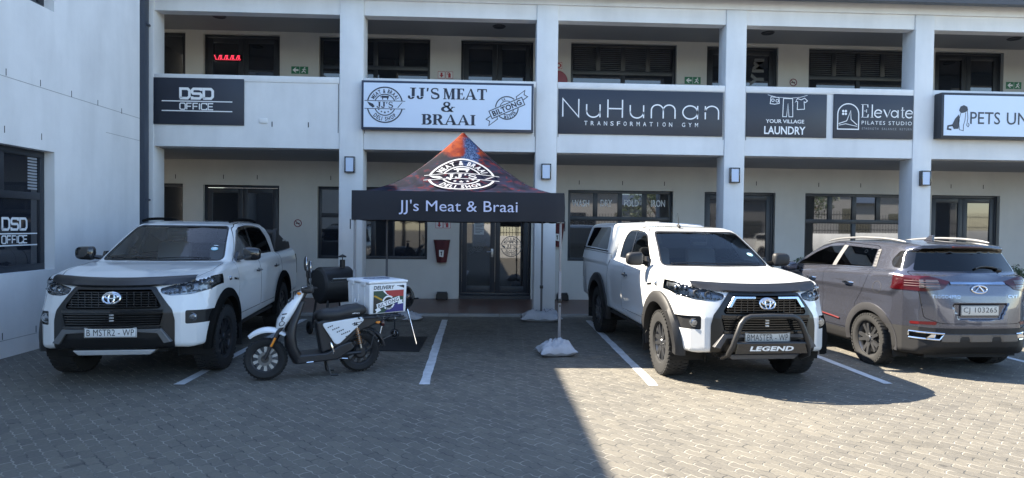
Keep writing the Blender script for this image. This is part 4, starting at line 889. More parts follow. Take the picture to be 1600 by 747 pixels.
            F_ = [(i*5+k, i*5+k+1, (i+1)*5+k+1, (i+1)*5+k) for i in range(n) for k in range(4)]; q.add(V, F_, None, True)
            if not double:
                for aa in (.5, 1.1, 1.7, 2.3): q.sphere((sx*(.922+ext*.5), ya+.545*math.cos(aa), +.41+.545*math.sin(aa)), .010, 8, 6)
            q.build('wheel_arch', TRIM, R, recalc=False, auto=40)
        # mirror
        q = MB(); z0 = 1.33
        q.prism([(.64, 1.27), (.80, 1.27), (.80, 1.40), (.72, 1.40)], sx*.80, sx*.835, 'yz'); q.tube([(sx*.81, .70, 1.31), (sx*.93, .66, 1.33)], .028, 8)
        bm = bmesh.new(); bmesh.ops.create_uvsphere(bm, u_segments=20, v_segments=12, radius=1)
        for v in bm.verts:
            x_, y_, z_ = v.co; f_ = lambda t, p: math.copysign(abs(t)**p, t)
            v.co = (sx*1.02+.115*f_(x_, .5), .66+.075*f_(y_, .75)*(1.0 if y_ < 0 else .6), 1.375+.088*f_(z_, .55)*(1-.14*sx*x_))
        q.bm(bm, None, True); mo = q.build('side_mirror', TRIM if not double else GLOSSBLK, R)
        # sill step and underbody side
        q = MB(); q.bbox(sx*.80-.06, sx*.80+.06, .62, 2.5 if double else 2.4, .43, .48, b=.012); q.build('sill', TRIM, R)
    # bonnet with its shut line
    hood = rounded([(-.70, -.52), (-.40, -.68), (.40, -.68), (.70, -.52), (.79, -.2), (.775, .29), (-.775, .29), (-.79, -.2)], .05)
    up = lambda C, N: (N[:, 2] > .55) & (C[:, 2] > 1.0) & (C[:, 1] < .5)
    g = S.carve(hood, (0, 1), up); put('bonnet', g, WHITECAR); S.carve(grow(hood, .006), (0, 1), up)
    # face: lamps, dark centre, grilles
    for sx in (1, -1):
        mm = (lambda P: P) if sx > 0 else mir
        hl = rounded(mm([(.45, 1.055), (.47, 1.01), (.55, .985), (.72, .99), (.87, 1.03), (.92, 1.10), (.935, 1.17), (.86, 1.165), (.66, 1.11)]), .02)
        psel = lambda C, N, sx=sx: (C[:, 0]*sx > .3) & (C[:, 1] < -.12) & (N[:, 2] < .9)
        g = S.carve(hl, (0, 2), psel); o = put('headlight', g, LENS, off=.002, lip=0)
        inner = [q_+0 for q_ in g]; put2 = S.mesh('reflector', inner, LAMPDK, o, off=-.035, lip=0)
        S.carve(grow(hl, .006), (0, 2), psel)
        q = MB()
        for xx, zz, r_ in ((.60, 1.045, .036), (.70, 1.06, .036)):
            h = S.hit((sx*xx, -1.4, zz), (0, 1, 0)); q.lathe([(0, .02), (r_*.75, .012), (r_, -.012), (r_*1.08, -.012), (r_*1.08, .02)], 18, Matrix.Translation((h[0], h[1]+.022, h[2])), 'y')
        for t in np.linspace(.5, .86, 10):
            h = S.hit((sx*t, -1.4, 1.008+.055*max(0, t-.55)), (0, 1, 0)); q.sphere((h[0], h[1]+.02, h[2]), (.02, .012, .010), 8, 6)
        for t in np.linspace(.78, .90, 4):
            h = S.hit((sx*t, -1.4, 1.10), (0, 1, 0)); q.sphere((h[0], h[1]+.03, h[2]), (.026, .02, .03), 8, 6)
        q.build('bulb_unit', REFL, o)
        fog = rounded(mm([(.69, .815), (.90, .80), (.935, .66), (.69, .665)]), .02)
        g = S.carve(fog, (0, 2), psel); put('fog_surround', g, TRIM, off=-.02, lip=-.02)
        h = S.hit((sx*.745, -1.4, .735), (0, 1, 0)); q = MB(); q.lathe([(0, -.01), (.03, -.008), (.04, .004), (.05, .004), (.05, .03)], 20, Matrix.Translation((h[0], h[1]+.01, h[2])), 'y'); q.build('fog_lamp', REFL, R)
        if not double:
            q = MB(); pts = [S.hit((sx*x_, -1.4, .735), (0, 1, 0)) for x_ in (.80, .86, .90)]
    grille_out = rounded([(-.40, 1.075), (.40, 1.075), (.47, .98), (.575, .83), (.60, .72), (.60, .43), (.54, .38), (-.54, .38), (-.60, .43), (-.60, .72), (-.575, .83), (-.47, .98)], .02)
    up_in = rounded([(-.365, 1.045), (.365, 1.045), (.42, .965), (.475, .875), (.455, .845), (-.455, .845), (-.475, .875), (-.42, .965)], .015)
    lo_in = rounded([(-.50, .80), (.50, .80), (.47, .67), (-.47, .67)], .015)
    fsel = lambda C, N: (C[:, 1] < -.45)
    gg = S.carve(grille_out, (0, 2), fsel)
    g1 = S.carve(up_in, (0, 2), fsel, gg); g2 = S.carve(lo_in, (0, 2), fsel, gg)
    put('grille_frame', gg, mat('satin_black_bumper', (.008, .008, .0085), .36, back=(.01, .01, .01)), off=.012, lip=.06)
    put('grille', g1, UNDER, off=-.045, lip=0); put('lower_grille', g2, UNDER, off=-.045, lip=0)
    q = MB()
    def xbar(z, hw, th, dy, dep=.03):
        V = []; n = 16
        for i in range(n+1):
            x_ = -hw+2*hw*i/n; h = S.hit((x_, -1.5, z), (0, 1, 0)); 
            for (b, c) in ((-1, -1), (-1, 1), (1, 1), (1, -1)): V.append((x_, h[1]+dy+(dep/2)*b, z+th/2*c))
        q.add(V, [(i*4+k, (i+1)*4+k, (i+1)*4+(k+1) % 4, i*4+(k+1) % 4) for i in range(n) for k in range(4)]+[(0, 1, 2, 3), (n*4+3, n*4+2, n*4+1, n*4)])
    for z in np.arange(.870, 1.04, .026): xbar(z, np.interp(z, [.85, .95, 1.05], [.455, .425, .36]), .010, -.005)
    for z in np.arange(.69, .80, .026): xbar(z, np.interp(z, [.67, .80], [.46, .49]), .010, -.005)
    for x_ in np.arange(-.42, .43, .07):
        h = S.hit((x_, -1.5, .95), (0, 1, 0)); 
        if abs(x_) > .12: q.box(x_-.004, x_+.004, h[1]-.01, h[1]+.03, .87 if abs(x_) < .44 else .88, 1.03 if abs(x_) < .36 else .95)
    q.build('grille_bars', GLOSSBLK, R, recalc=True)
    q = MB(); xbar(.825, .50, .030, -.02, .05); xbar(.655, .48, .022, -.016, .05); q.build('grille_crossbar', GLOSSBLK, R, recalc=True)
    hc = S.hit((0, -1.5, .965), (0, 1, 0)); oval_emblem(R, (0, hc[1]-.035, .965), .172, .118, CHROME, .25)
    q = MB(); q.sphere((0, hc[1]-.012, .965), (.095, .02, .07), 24, 12); q.build('emblem_base', GLOSSBLK, R)
    q = MB(); h = S.hit((0, -1.5, .75), (0, 1, 0))
    for k_ in range(3): q.bbox(-.022, .022, h[1]-.022, h[1]-.008, .715+.03*k_, .733+.03*k_, b=.003)
    q.build('grille_badge', SILVER, R)
    # bonnet guard
    q = MB(); V = []; n = 40
    for i in range(n+1):
        x_ = -.74+1.48*i/n; e = abs(x_)/.74; pts = []
        for zz, dd in ((1.078+.045*e**3, -.020), (1.098+.045*e**3, -.045), (1.135+.035*e**3, -.045), (1.168+.018*e**2, -.015), (1.172+.018*e**2, .01)):
            h = S.hit((x_, -1.5, min(zz, 1.12)), (0, 1, 0)); V.append((x_, h[1]+dd+(max(0, zz-1.10)*.9), zz))
    q.add(V, [(i*5+k, (i+1)*5+k, (i+1)*5+k+1, i*5+k+1) for i in range(n) for k in range(4)], None, True); q.build('bonnet_guard', mat('smoked_guard', (.008, .008, .009), .4), R)
    # lower bumper pieces
    hb = S.hit((0, -1.5, .60), (0, 1, 0))
    q = MB(); q.prism([(-.42, .40), (.42, .40), (.36, .345), (-.36, .345)], -.84, -.70, bev=.008); q.build('skid_plate', SILVER if double else mat('dark_skid', (.06, .06, .065), .45), R)
    for sx in (1, -1):
        q = MB(); P = [(.25, .635), (.49, .635), (.59, .49), (.52, .475), (.455, .585), (.25, .60)]; P = P if sx > 0 else mir(P)
        q.prism(P, hb[1]-.022, hb[1]+.06, bev=.006)
        for i, v in enumerate(q.v): q.v[i] = (v[0], v[1]+.14*max(0, abs(v[0])-.2)**2, v[2])
        q.build('bumper_trim', mat('grey_skid', (.13, .135, .14), .4, .4) if double else mat('dark_skid', (.06, .06, .065), .45), R)
    plate(R, (0, S.hit((0, -1.5, .60), (0, 1, 0))[1]-.032, .602), .52, .105, 'B MSTR2 - WP' if double else 'BMASTER - WP', PLATEW if double else PLATEY)
    # the shell itself
    top = lambda C, N: (N[:, 2] > .5)
    if double:
        bed = rounded([(-.70, 3.10), (.70, 3.10), (.70, 4.24), (-.70, 4.24)], .03); g = S.carve(bed, (0, 1), lambda C, N: (N[:, 2] > .6) & (C[:, 2] > 1.2)); put('load_cover', g, TRIM, off=.02, lip=.04)
        tl = rounded([(-.66, 1.33), (.66, 1.33), (.60, 1.66), (-.60, 1.66)], .04); g = S.carve(tl, (0, 2), lambda C, N: (N[:, 1] > .4) & (C[:, 1] > 2.6) & (C[:, 1] < 3.2)); put('rear_window', g, PRIV, off=-.004, lip=0)
    else:
        for sx in (1, -1):
            cw = rounded([(2.62, 1.42), (4.12, 1.445), (3.93, 1.78), (2.74, 1.79)], .05); g = S.carve(cw, (1, 2), side(sx)); put('canopy_window', g, PRIV, off=-.004)
            S.carve([(2.50, 1.362), (4.33, 1.375), (4.33, 1.385), (2.50, 1.372)], (1, 2), side(sx))
            q = MB(); xs = lambda z: np.interp(z, [1.2, 1.36, 1.6, 1.9], [.90, .875, .815, .735])
            q.tube([(sx*(xs(1.40)+.004), 2.56, 1.40), (sx*(xs(1.40)+.004), 4.24, 1.415)], .010, 6); q.build('canopy_seal', TRIM, R)
    for sx in (1, -1):     # tail lamps
        tlp = rounded([(4.20, 1.22), (4.36, 1.22), (4.36, .86), (4.26, .86)], .02); g = S.carve(tlp, (1, 2), lambda C, N, sx=sx: (C[:, 0]*sx > .6)); put('tail_lamp', g, REDLENS, off=.004)
    put('body', S.polys, WHITECAR)
    # rear bumper, chassis
    q = MB(); q.bbox(-.80, .80, 4.26, 4.42, .52, .66, b=.02); q.build('rear_bumper', TRIM, R)
    q = MB(); q.box(-.50, .50, -.75, 4.2, .36, .58); q.tube([(-.8, 0, .36), (.8, 0, .36)], .05); q.tube([(-.8, 3.085, .36), (.8, 3.085, .36)], .07); q.box(-.80, .80, .5, 2.75, .46, .56)
    for sx in (-1, 1):
        for ya in (0, 3.085): q.lathe([(.52, sx*.52), (.462, sx*.52), (.462, sx*.88)], 24, Matrix.Translation((0, ya, .40)), 'x', -.3, PI+.3)
        for ya in (.52, 3.60): q.box(sx*.80-.13, sx*.80+.13, ya-.01, ya+.01, .20, .55)
    q.build('chassis', UNDER, R)
    st = -.03
    for sx in (-1, 1):
        for ya in (0, 3.085): wheel(R, (sx*.775, ya, .39), sx, rimmat=ALLOYD if double else ALLOYS, steer=st if ya == 0 else 0, spokes=6)
    # cabin
    q = MB(); q.box(-.70, .70, .5, cab_end-.05, .62, .70); q.bbox(-.74, .74, .42, .78, .95, 1.245, b=.05); q.build('dashboard', DASH, R)
    for sx in (-1, 1):
        q = MB(); q.bbox(sx*.36-.24, sx*.36+.24, 1.15, 1.68, .72, .95, b=.06); M = Matrix.Translation((sx*.36, 1.62, .92)) @ Matrix.Rotation(-.22, 4, 'X'); q.bbox(-.23, .23, 0, .13, 0, .60, b=.055, M=M); q.bbox(-.13, .13, .02, .12, .63, .82, b=.045, M=M); q.build('seat', SEATM, R)
    q = MB(); M = Matrix.Translation((-.36, .93, 1.10)) @ Matrix.Rotation(-1.15, 4, 'X')
    q.tube([M @ Vector((.185*math.cos(t), .185*math.sin(t), 0)) for t in np.linspace(0, 2*PI, 28, endpoint=False)], .016, 8, closed=True); q.tube([M @ Vector((-.18, 0, 0)), M @ Vector((.18, 0, 0))], .022); q.tube([M @ Vector((0, -.18, 0)), M @ Vector((0, 0, 0)), M @ Vector((0, 0, -.2))], .03); q.build('steering_wheel', DASH, R)
    hm = S.hit((0, .2, 1.66), (0, 1, 0)); q = MB(); q.bbox(-.12, .12, hm[1]+.05, hm[1]+.075, 1.60, 1.67, b=.012); q.build('interior_mirror', BLACKPL, R)
    # licence disc and wipers on the windscreen
    hd = S.hit((.56, 0, 1.44), (0, 1, 0)); nn = S.normals(np.array([hd]))[0]; uu = np.array([1, 0, 0])-nn*nn[0]; uu /= np.linalg.norm(uu); vv = np.cross(nn, uu); vv = vv if vv[2] > 0 else -vv
    k = Ink(); k.disc(0, 0, .042); k.lay('licence_disc', mat('pale_blue_disc', (.30, .55, .62), .5), R, lambda u, v_: tuple(hd+nn*.004+uu*u+vv*v_))
    k = Ink(); k.disc(0, .006, .026, 14); k.rect(-.028, .028, .068, .082) if double else None; k.lay('disc_print', mat('disc_white', (.6, .65, .66), .5), R, lambda u, v_: tuple(hd+nn*.006+uu*u+vv*v_))
    for x0, x1 in ((-.60, .02), (-.02, .58)):
        q = MB(); P = [S.hit((x_, -.3, 1.325+.012*math.sin(PI*i/6)), (0, 1, 0))+np.array([0, -.015, .004]) for i, x_ in enumerate(np.linspace(x0, x1, 7))]; q.tube(P, .007, 6); q.build('wiper', BLACKPL, R)
    q = MB(); q.bbox(-.70, .70, .20, .36, 1.258, 1.285, b=.01); 
    if double:
        for sx in (1, -1):
            q = MB(); P = []
            for i in range(9): y_ = 1.24+1.30*i/8; P.append((sx*(.58-.01*abs(i-4)/4), y_, 1.80+.035*math.sin(PI*i/8)**.5))
            q.tube(P, .020, 8); q.build('roof_rail', TRIM, R)
        q = MB()      # sports bar behind the cab
        for sx in (1, -1): q.prism([(3.06, 1.33), (3.10, 1.66), (3.20, 1.70), (3.34, 1.60), (3.95, 1.44), (4.10, 1.46), (4.20, 1.37), (4.20, 1.33)], sx*.74-.035, sx*.74+.035, 'yz', bev=.012)
        q.bbox(-.72, .72, 3.09, 3.20, 1.58, 1.68, b=.03); q.bbox(-.72, .72, 3.16, 3.26, 1.40, 1.46, b=.02); q.build('sports_bar', TRIM, R)
        q = MB(); q.bbox(.78-.01, .78+.004, 3.58, 3.80, 1.47, 1.50, b=.004); q.build('bar_badge', SILVER, R)
    else:
        q = MB(); q.tube([(-.16, 1.30, 1.80), (-.16, 1.36, 1.83)], .02, 10); q.tube([(-.16, 1.33, 1.83), (-.21, 1.25, 2.0)], [.006, .003], 6); q.build('aerial', BLACKPL, R)
        q = MB(); n = 14       # nudge bar
        path = [(-.46, -.80, .36), (-.455, -.94, .42), (-.43, -.99, .52), (-.385, -1.0, .66), (-.345, -.995, .76), (-.30, -.995, .815), (-.24, -.995, .84), (0, -1.0, .845)]
        path = path+[(-x_, y_, z_) for x_, y_, z_ in path[-2::-1]]; q.tube(path, .029, 12)
        q.tube([(-.42, -.99, .55), (.42, -.99, .55)], .02, 10)
        for sx in (-1, 1): q.box(sx*.40-.02, sx*.40+.02, -.98, -.75, .53, .57)
        q.build('nudge_bar', mat('grey_black_tube', (.018, .018, .019), .45), R)
        q = MB(); q.prism([(-.38, .555), (.38, .555), (.41, .44), (-.41, .44)], -1.01, -.995, bev=.004); nb = q.build('nudge_bar_plate', GLOSSBLK, R)
        k = Ink(); k.text('LEGEND', 0, .497, .50, .052, .04, 1.05, .18); k.lay('lettering', mat('silver_lettering', (.75, .75, .72), .4), nb, lambda u, v_: (u, -1.013, v_))
        ch = mat('bright_chrome', (.38, .45, .55), .16, 1)
        for sx in (1, -1):
            q = MB(); P = [(.13, 1.045), (.37, 1.045), (.445, .925), (.40, .925), (.345, 1.018), (.13, 1.018)]; P = P if sx > 0 else mir(P); q.prism(P, hc[1]-.045, hc[1]+.02, bev=.005)
            for i, v in enumerate(q.v): q.v[i] = (v[0], v[1]+.11*v[0]**2+(.95-v[2])*-.15, v[2])
            q.build('grille_chrome', ch, R)
    return R
t1 = bakkie('double'); t1.name = 'pickup_truck'; t1.location = (-4.05, 7.77, 0); t1.rotation_euler.z = .0933
tag(t1, 'white double cab bakkie, black grille, plate B MSTR2 - WP, parked by the wing wall', 'pickup truck')
t2 = bakkie('extra'); t2.location = (3.03, 7.66, 0); t2.rotation_euler.z = .0672
tag(t2, 'white bakkie with load canopy and dark tubular nudge bar, plate BMASTER - WP', 'pickup truck')
# ---------------------------------------------------------------- the grey hatchback SUV; local frame: y = 0 at the rear axle, nose towards +y
SUVP = mat('purple_grey_metallic', (.090, .095, .122), .22, .65, coat=1.0, noise=(900, .12), back=(.02, .02, .02))
CLAD = mat('charcoal_cladding', (.009, .009, .010), .7, noise=(30, .15), back=(.01, .01, .01))
def hatchback():
    low = [(-.66, .27), (-.80, .36), (-.855, .46), (-.865, .62), (-.85, .74), (-.835, .86), (-.81, 1.0), (-.775, 1.12), (-.70, 1.235), (-.4, 1.28), (.1, 1.275), (.8, 1.235), (1.5, 1.17), (2.1, 1.10), (2.7, 1.03), (3.15, .94), (3.38, .80), (3.47, .62), (3.46, .40), (3.3, .27), (2.0, .24), (.5, .24)]
    plan = [(0, -.87), (.35, -.855), (.55, -.80), (.70, -.69), (.80, -.54), (.865, -.34), (.90, -.05), (.912, .5), (.912, 2.4), (.89, 2.9), (.82, 3.2), (.60, 3.4), (.3, 3.46), (0, 3.475)]
    plan = plan+[(-x, y) for x, y in plan[::-1] if x > 0]
    green = [(-.74, 1.15), (-.72, 1.27), (-.62, 1.43), (-.56, 1.53), (-.62, 1.58), (-.58, 1.615), (-.30, 1.645), (.2, 1.66), (.8, 1.655), (1.25, 1.63), (1.52, 1.575), (1.85, 1.40), (2.35, 1.12), (2.35, 1.0), (-.6, 1.0)]
    zs, ws = [.24, .34, .45, .60, .72, .85, 1.0, 1.10, 1.18, 1.26, 1.34], [.84, .875, .895, .905, .895, .885, .893, .905, .90, .865, .80]
    gz, gw = [1.0, 1.2, 1.3, 1.45, 1.58, 1.68], [.90, .83, .795, .72, .645, .58]
    def F(x, y, z):
        a = np.abs(x); wy = y
        rear = np.clip((.2-y)/.9, 0, 1)
        s1 = poly_sd(y, z+.02*a*a, low); p1 = poly_sd(x, y, plan)
        # haunch over the rear wheel, waisted doors
        bul = .018*np.exp(-((y-.0)/.55)**2-((z-1.0)/.22)**2)+.018*np.exp(-((y-2.62)/.5)**2-((z-.85)/.25)**2)-.014*np.exp(-((y-1.25)/.7)**2-((z-.72)/.14)**2)
        w1 = a-np.interp(z, zs, ws)-bul
        f1 = rmax(rmax(s1, p1, .06), w1*.96, .05)
        ye = y-.40*a*a*rear+.10*a*a*np.clip((y-1.0)/1.0, 0, 1)
        g = rmax(poly_sd(ye, z+.05*a*a, green), (a-np.interp(z, gz, gw)+.10*np.clip((-.1-y)/.6, 0, 1)**2)*.94, .075)
        f = rmin(f1, g, .035)
        # number plate recess in the tailgate
        f = np.maximum(f, -np.maximum(np.maximum(np.abs(z-.80)-.092, a-.31-.5*(z-.80)), (y+.80)))
        for ya in (0., 2.62): f = np.maximum(f, -np.maximum(np.hypot(y-ya, z-.335)-.395, .52-a))
        return f
    S = Shell(F, (-1.0, -.95, .2), (1.0, 3.56, 1.76), .028)
    R = empty('hatchback_suv'); put = lambda n, P, m_, **k: S.mesh(n, P, m_, R, **k)
    side = lambda sx: (lambda C, N: (C[:, 0]*sx > .4) & (N[:, 0]*sx > .3))
    back = lambda C, N: (C[:, 1] < -.2) & (N[:, 1] < -.10)
    mir = lambda P: [(-x, z) for x, z in P]
    # rear window with the wrap-round dark corners
    rw = rounded([(-.68, 1.285), (.68, 1.285), (.55, 1.565), (-.55, 1.565)], .04)
    g = S.carve(rw, (0, 2), lambda C, N: (C[:, 1] < .05) & (N[:, 1] < -.05) & (N[:, 2] < .85)); put('rear_window', g, PRIV, off=-.004, lip=.01)
    for sx in (1, -1):
        qw = rounded([(-.50, 1.30), (-.30, 1.32), (-.24, 1.40), (-.30, 1.53), (-.52, 1.53)], .04); g = S.carve(qw, (1, 2), lambda C, N, sx=sx: (C[:, 0]*sx > .35) & (N[:, 0]*sx > .2)); put('corner_glass', g, GLOSSBLK, off=-.002)
    g = S.carve([(-.575, 1.572), (.575, 1.572), (.55, 1.61), (-.55, 1.61)], (0, 2), lambda C, N: (C[:, 1] < -.3) & (N[:, 1] < -.2)); put('spoiler_edge', g, GLOSSBLK)
    q = MB(); h = S.hit((0, -1.2, 1.59), (0, 1, 0)); q.bbox(-.20, .20, h[1]-.012, h[1]+.02, 1.577, 1.599, b=.006); q.build('brake_light', REDLENS, R)
    # lamps
    for sx in (1, -1):
        mm = (lambda P: P) if sx > 0 else mir
        P = rounded(mm([(.35, 1.165), (.58, 1.225), (.868, 1.225), (.885, 1.14), (.868, 1.05), (.66, 1.042), (.47, 1.072)]), .015)
        sel = lambda C, N, sx=sx: (C[:, 0]*sx > .2) & (C[:, 1] < -.40)
        g = S.carve(P, (0, 2), sel); o = put('tail_lamp', g, REDLENS, off=.006, lip=.02)
        q = MB()
        for (x0, x1, z0, z1) in ((.50, .645, 1.145, 1.185), (.50, .645, 1.085, 1.125), (.665, .80, 1.145, 1.185), (.665, .80, 1.085, 1.125)):
            V = []
            for x_ in np.linspace(x0, x1, 5):
                for z_ in (z0, z1): hh = S.hit((sx*x_, -1.3, z_), (0, 1, 0)); V.append((hh[0], hh[1]-.009, z_))
            q.add(V, [(2*i, 2*i+2, 2*i+3, 2*i+1) for i in range(4)])
        q.build('lamp_window', mat('smoked_clear_lens', (.10, .09, .09), .15, coat=.8), o)
        q = MB()
        for z_ in (1.135, 1.165, 1.105): q.tube([S.hit((sx*x_, -1.3, z_), (0, 1, 0))+np.array([0, -.012, 0]) for x_ in np.linspace(.50, .80, 8)], .004, 6)
        q.build('light_guide', mat('clear_guide', (.16, .11, .11), .3), o)
        P = rounded(mm([(.54, .68), (.755, .665), (.755, .632), (.555, .638)]), .01); g = S.carve(P, (0, 2), sel); put('rear_reflector', g, REDREFL, off=.003)
        # chrome tailpipe trim
        P = mm([(.47, .535), (.765, .54), (.765, .465), (.52, .46)]); q = MB(); Q = [S.hit((x_, -1.3, z_), (0, 1, 0))+np.array([0, -.012, 0]) for (x_, z_) in [tuple(np.array(P[i])*(1-t)+np.array(P[(i+1) % 4])*t) for i in range(4) for t in np.linspace(0, 1, 6)[:-1]]]
        q.tube(Q, .011, 6, closed=True); q.build('tailpipe_trim', CHROME, R)
        P2 = mm([(.485, .525), (.755, .53), (.755, .475), (.53, .47)]); g = S.carve(P2, (0, 2), sel); put('tailpipe_recess', g, UNDER, off=-.02, lip=-.02)
        q = MB(); P3 = mm([(.50, .52), (.60, .52), (.66, .48), (.53, .478)]); hh = S.hit((sx*.58, -1.3, .5), (0, 1, 0)); q.prism(P3, hh[1]-.002, hh[1]+.02); q.build('tailpipe_tip', CHROME, R)
    # tailgate panel and shut line
    tg = rounded([(-.735, 1.275), (.735, 1.275), (.655, .72), (.50, .66), (-.50, .66), (-.655, .72)], .03)
    bsel = lambda C, N: (C[:, 1] < -.35) & (N[:, 1] < -.25)
    g = S.carve(tg, (0, 2), bsel); tgo = put('tailgate', g, SUVP); S.carve(grow(tg, .006), (0, 2), bsel)
    V = []; q = MB(); n = 20
    for i in range(n+1):
        x_ = -.36+.72*i/n
        for z_, d in ((1.122, .004), (1.135, -.014), (1.158, -.014), (1.168, .004)): h = S.hit((x_, -1.3, z_), (0, 1, 0)); V.append((x_, h[1]+d, z_))
    q.add(V, [(i*4+k, (i+1)*4+k, (i+1)*4+k+1, i*4+k+1) for i in range(n) for k in range(3)], None, True); q.build('chrome_strip', mat('bright_chrome', (.38, .45, .55), .16, 1), tgo)
    h = S.hit((0, -1.3, 1.075), (0, 1, 0)); q = MB(); q.tube([(.098*math.cos(t), h[1]-.008+.12*.045*math.sin(t), 1.075+.045*math.sin(t)) for t in np.linspace(0, 2*PI, 28, endpoint=False)], .010, 6, closed=True); q.tube([(-.055, h[1]-.010, 1.047), (0, h[1]-.008, 1.108), (.055, h[1]-.010, 1.047)], .010, 6); q.build('emblem', CHROME, tgo)
    def onback(u, v_): p = S.hit((u, -1.3, v_), (0, 1, 0)); return (p[0], p[1]-.004, p[2])
    k = Ink(); k.text('TIGGO4PRO', -.43, .985, .34, .045, .02, 1.2); k.text('CVT', .44, .99, .14, .04, .02, 1.1); k.lay('lettering', mat('blue_chrome_lettering', (.35, .42, .55), .25, .8), tgo, onback)
    k = Ink(); k.text('PRESTIGE', .22, 1.045, .16, .016, .0, 1.1); 
    plate(R, (0, -.816, .815), .50, .125, 'CJ 103265', PLATEY, .44)
    q = MB(); q.bbox(-.255, .255, -.812, -.80, .745, .885, b=.004); q.build('plate_holder', BLACKPL, R)
    k = Ink(); k.text('CAPE MOTOR CITY', .03, .7525, .30, .010, 0, 1.1)
    q = MB(); h0 = S.hit((.22, -1.3, 1.31), (0, 1, 0)); P = [S.hit((x_, -1.3, z_), (0, 1, 0))+np.array([0, -.018, 0]) for x_, z_ in ((.02, 1.325), (.10, 1.35), (.20, 1.352), (.32, 1.335), (.38, 1.31))]; q.tube(P, .012, 8); q.tube([P[-1]+np.array([.02, 0, -.01]), P[-1]+np.array([-.04, 0, .0])], .025, 8); q.build('rear_wiper', BLACKPL, R)
    # sides
    doorR = rounded([(.36, .42), (.30, .78), (.10, 1.02), (-.02, 1.27), (.03, 1.50), (.14, 1.575), (.90, 1.60), (1.02, 1.30), (1.06, .95), (1.06, .42)], .04)
    doorF = rounded([(1.066, .42), (1.066, .95), (1.026, 1.30), (.908, 1.60), (1.30, 1.575), (1.62, 1.44), (2.02, 1.20), (2.10, 1.0), (2.02, .42)], .04)
    for sx in (1, -1):
        w1 = rounded([(.07, 1.295), (.13, 1.535), (.80, 1.56), (.86, 1.275)], .02); w2 = rounded([(.96, 1.27), (.905, 1.56), (1.24, 1.54), (1.50, 1.44), (1.84, 1.25), (1.85, 1.235)], .02)
        for w_ in (w1, w2): g = S.carve(w_, (1, 2), side(sx)); put('side_window', g, PRIV, off=-.004, lip=0)
        g = S.carve(rounded([(-.02, 1.30), (.05, 1.30), (.105, 1.53), (.05, 1.535)], .012), (1, 2), side(sx)); o = put('quarter_vent', g, mat('vent_silver', (.14, .14, .145), .4, .6), off=.004)
        q = MB()
        for i in range(5): hh = S.hit((sx*1.3, .03+.008*i, 1.33+.042*i), (-sx, 0, 0)); q.bbox(hh[0]-.006, hh[0]+.006, .005+.011*i, .055+.011*i, 1.325+.042*i, 1.337+.042*i, b=.003)
        q.build('vent_bars', TRIM, o)
        g = S.carve(rounded([(.865, 1.27), (.805, 1.565), (.90, 1.568), (.955, 1.265)], .006), (1, 2), side(sx)); put('door_pillar', g, mat('pillar_grey', (.12, .12, .122), .45))
        q = MB(); q.tube([S.hit((sx*1.3, y_, np.interp(y_, [-.0, .9, 1.85], [1.285, 1.262, 1.225])), (-sx, 0, 0))+np.array([sx*.000, 0, 0]) for y_ in np.linspace(.02, 1.86, 14)], .007, 6); q.build('chrome_waistline', CHROME, R)
        for D in (doorR, doorF):
            g = S.carve(D, (1, 2), side(sx)); o = put('door', g, SUVP); S.carve(grow(D, .006), (1, 2), side(sx))
            yh = .42 if D is doorR else 1.34; hh = S.hit((sx*1.3, yh, 1.06), (-sx, 0, 0)); q = MB(); q.tube([(hh[0]-sx*.004, yh-.10, 1.055), (hh[0]+sx*.032, yh-.07, 1.06), (hh[0]+sx*.036, yh, 1.06), (hh[0]+sx*.032, yh+.07, 1.055), (hh[0]-sx*.004, yh+.10, 1.05)], [.010, .015, .016, .015, .010], 8); q.build('handle', CHROME, o)
        q = MB(); P = [S.hit((sx*1.3, y_, z_), (-sx, 0, 0))+np.array([sx*.006, 0, 0]) for y_, z_ in ((.62, .52), (.80, .535), (1.06, .55), (1.2, .553))]; q.tube(P, .012, 6); q.build('sill_trim', REDREFL, R)
        # sill cladding and wheel arches
        g = S.carve([(.30, .20), (.30, .40), (2.3, .40), (2.3, .20)], (1, 2), side(sx)); put('sill', g, CLAD, off=.004)
        for ya in (0., 2.62):
            q = MB(); V = []; n = 36
            for i in range(n+1):
                a = math.radians(-8)+math.radians(196)*i/n; c_, s_ = math.cos(a), math.sin(a); yo, zo = ya+.485*c_, .335+.485*s_; yi, zi = ya+.385*c_, .335+.385*s_
                def wd(y_, z_): hh = S.hit((sx*1.3, y_, max(z_, .30)), (-sx, 0, 0)); return abs(hh[0]) if abs(hh[0]) > .6 else .88
                bo = min(.935, wd(ya+.49*c_, .335+.49*s_)); V += [(sx*(bo-.02), yo, zo), (sx*(bo+.012), yo, zo), (sx*(bo+.02), yi*.7+yo*.3, zi*.7+zo*.3), (sx*(bo+.012), yi, zi), (sx*(bo-.14), yi, zi)]
            q.add(V, [(i*5+k, i*5+k+1, (i+1)*5+k+1, (i+1)*5+k) for i in range(n) for k in range(4)], None, True); q.build('wheel_arch', mat('grey_arch', (.022, .022, .025), .6), R)
        q = MB(); 
        hh = S.hit((sx*1.3, -.17, 1.045), (-sx, 0, 0)); nn = S.normals(np.array([hh]))[0]
        k = Ink(); k.ring(0, 0, .075, .006); k.lay('fuel_flap', SLOT, R, lambda u, v_: tuple(S.hit((sx*1.3, -.17+u, 1.045+v_), (-sx, 0, 0))+np.array([sx*.002, 0, 0])))
        # mirror
        q = MB(); bm = bmesh.new(); bmesh.ops.create_uvsphere(bm, u_segments=18, v_segments=12, radius=1); f_ = lambda t, p: math.copysign(abs(t)**p, t)
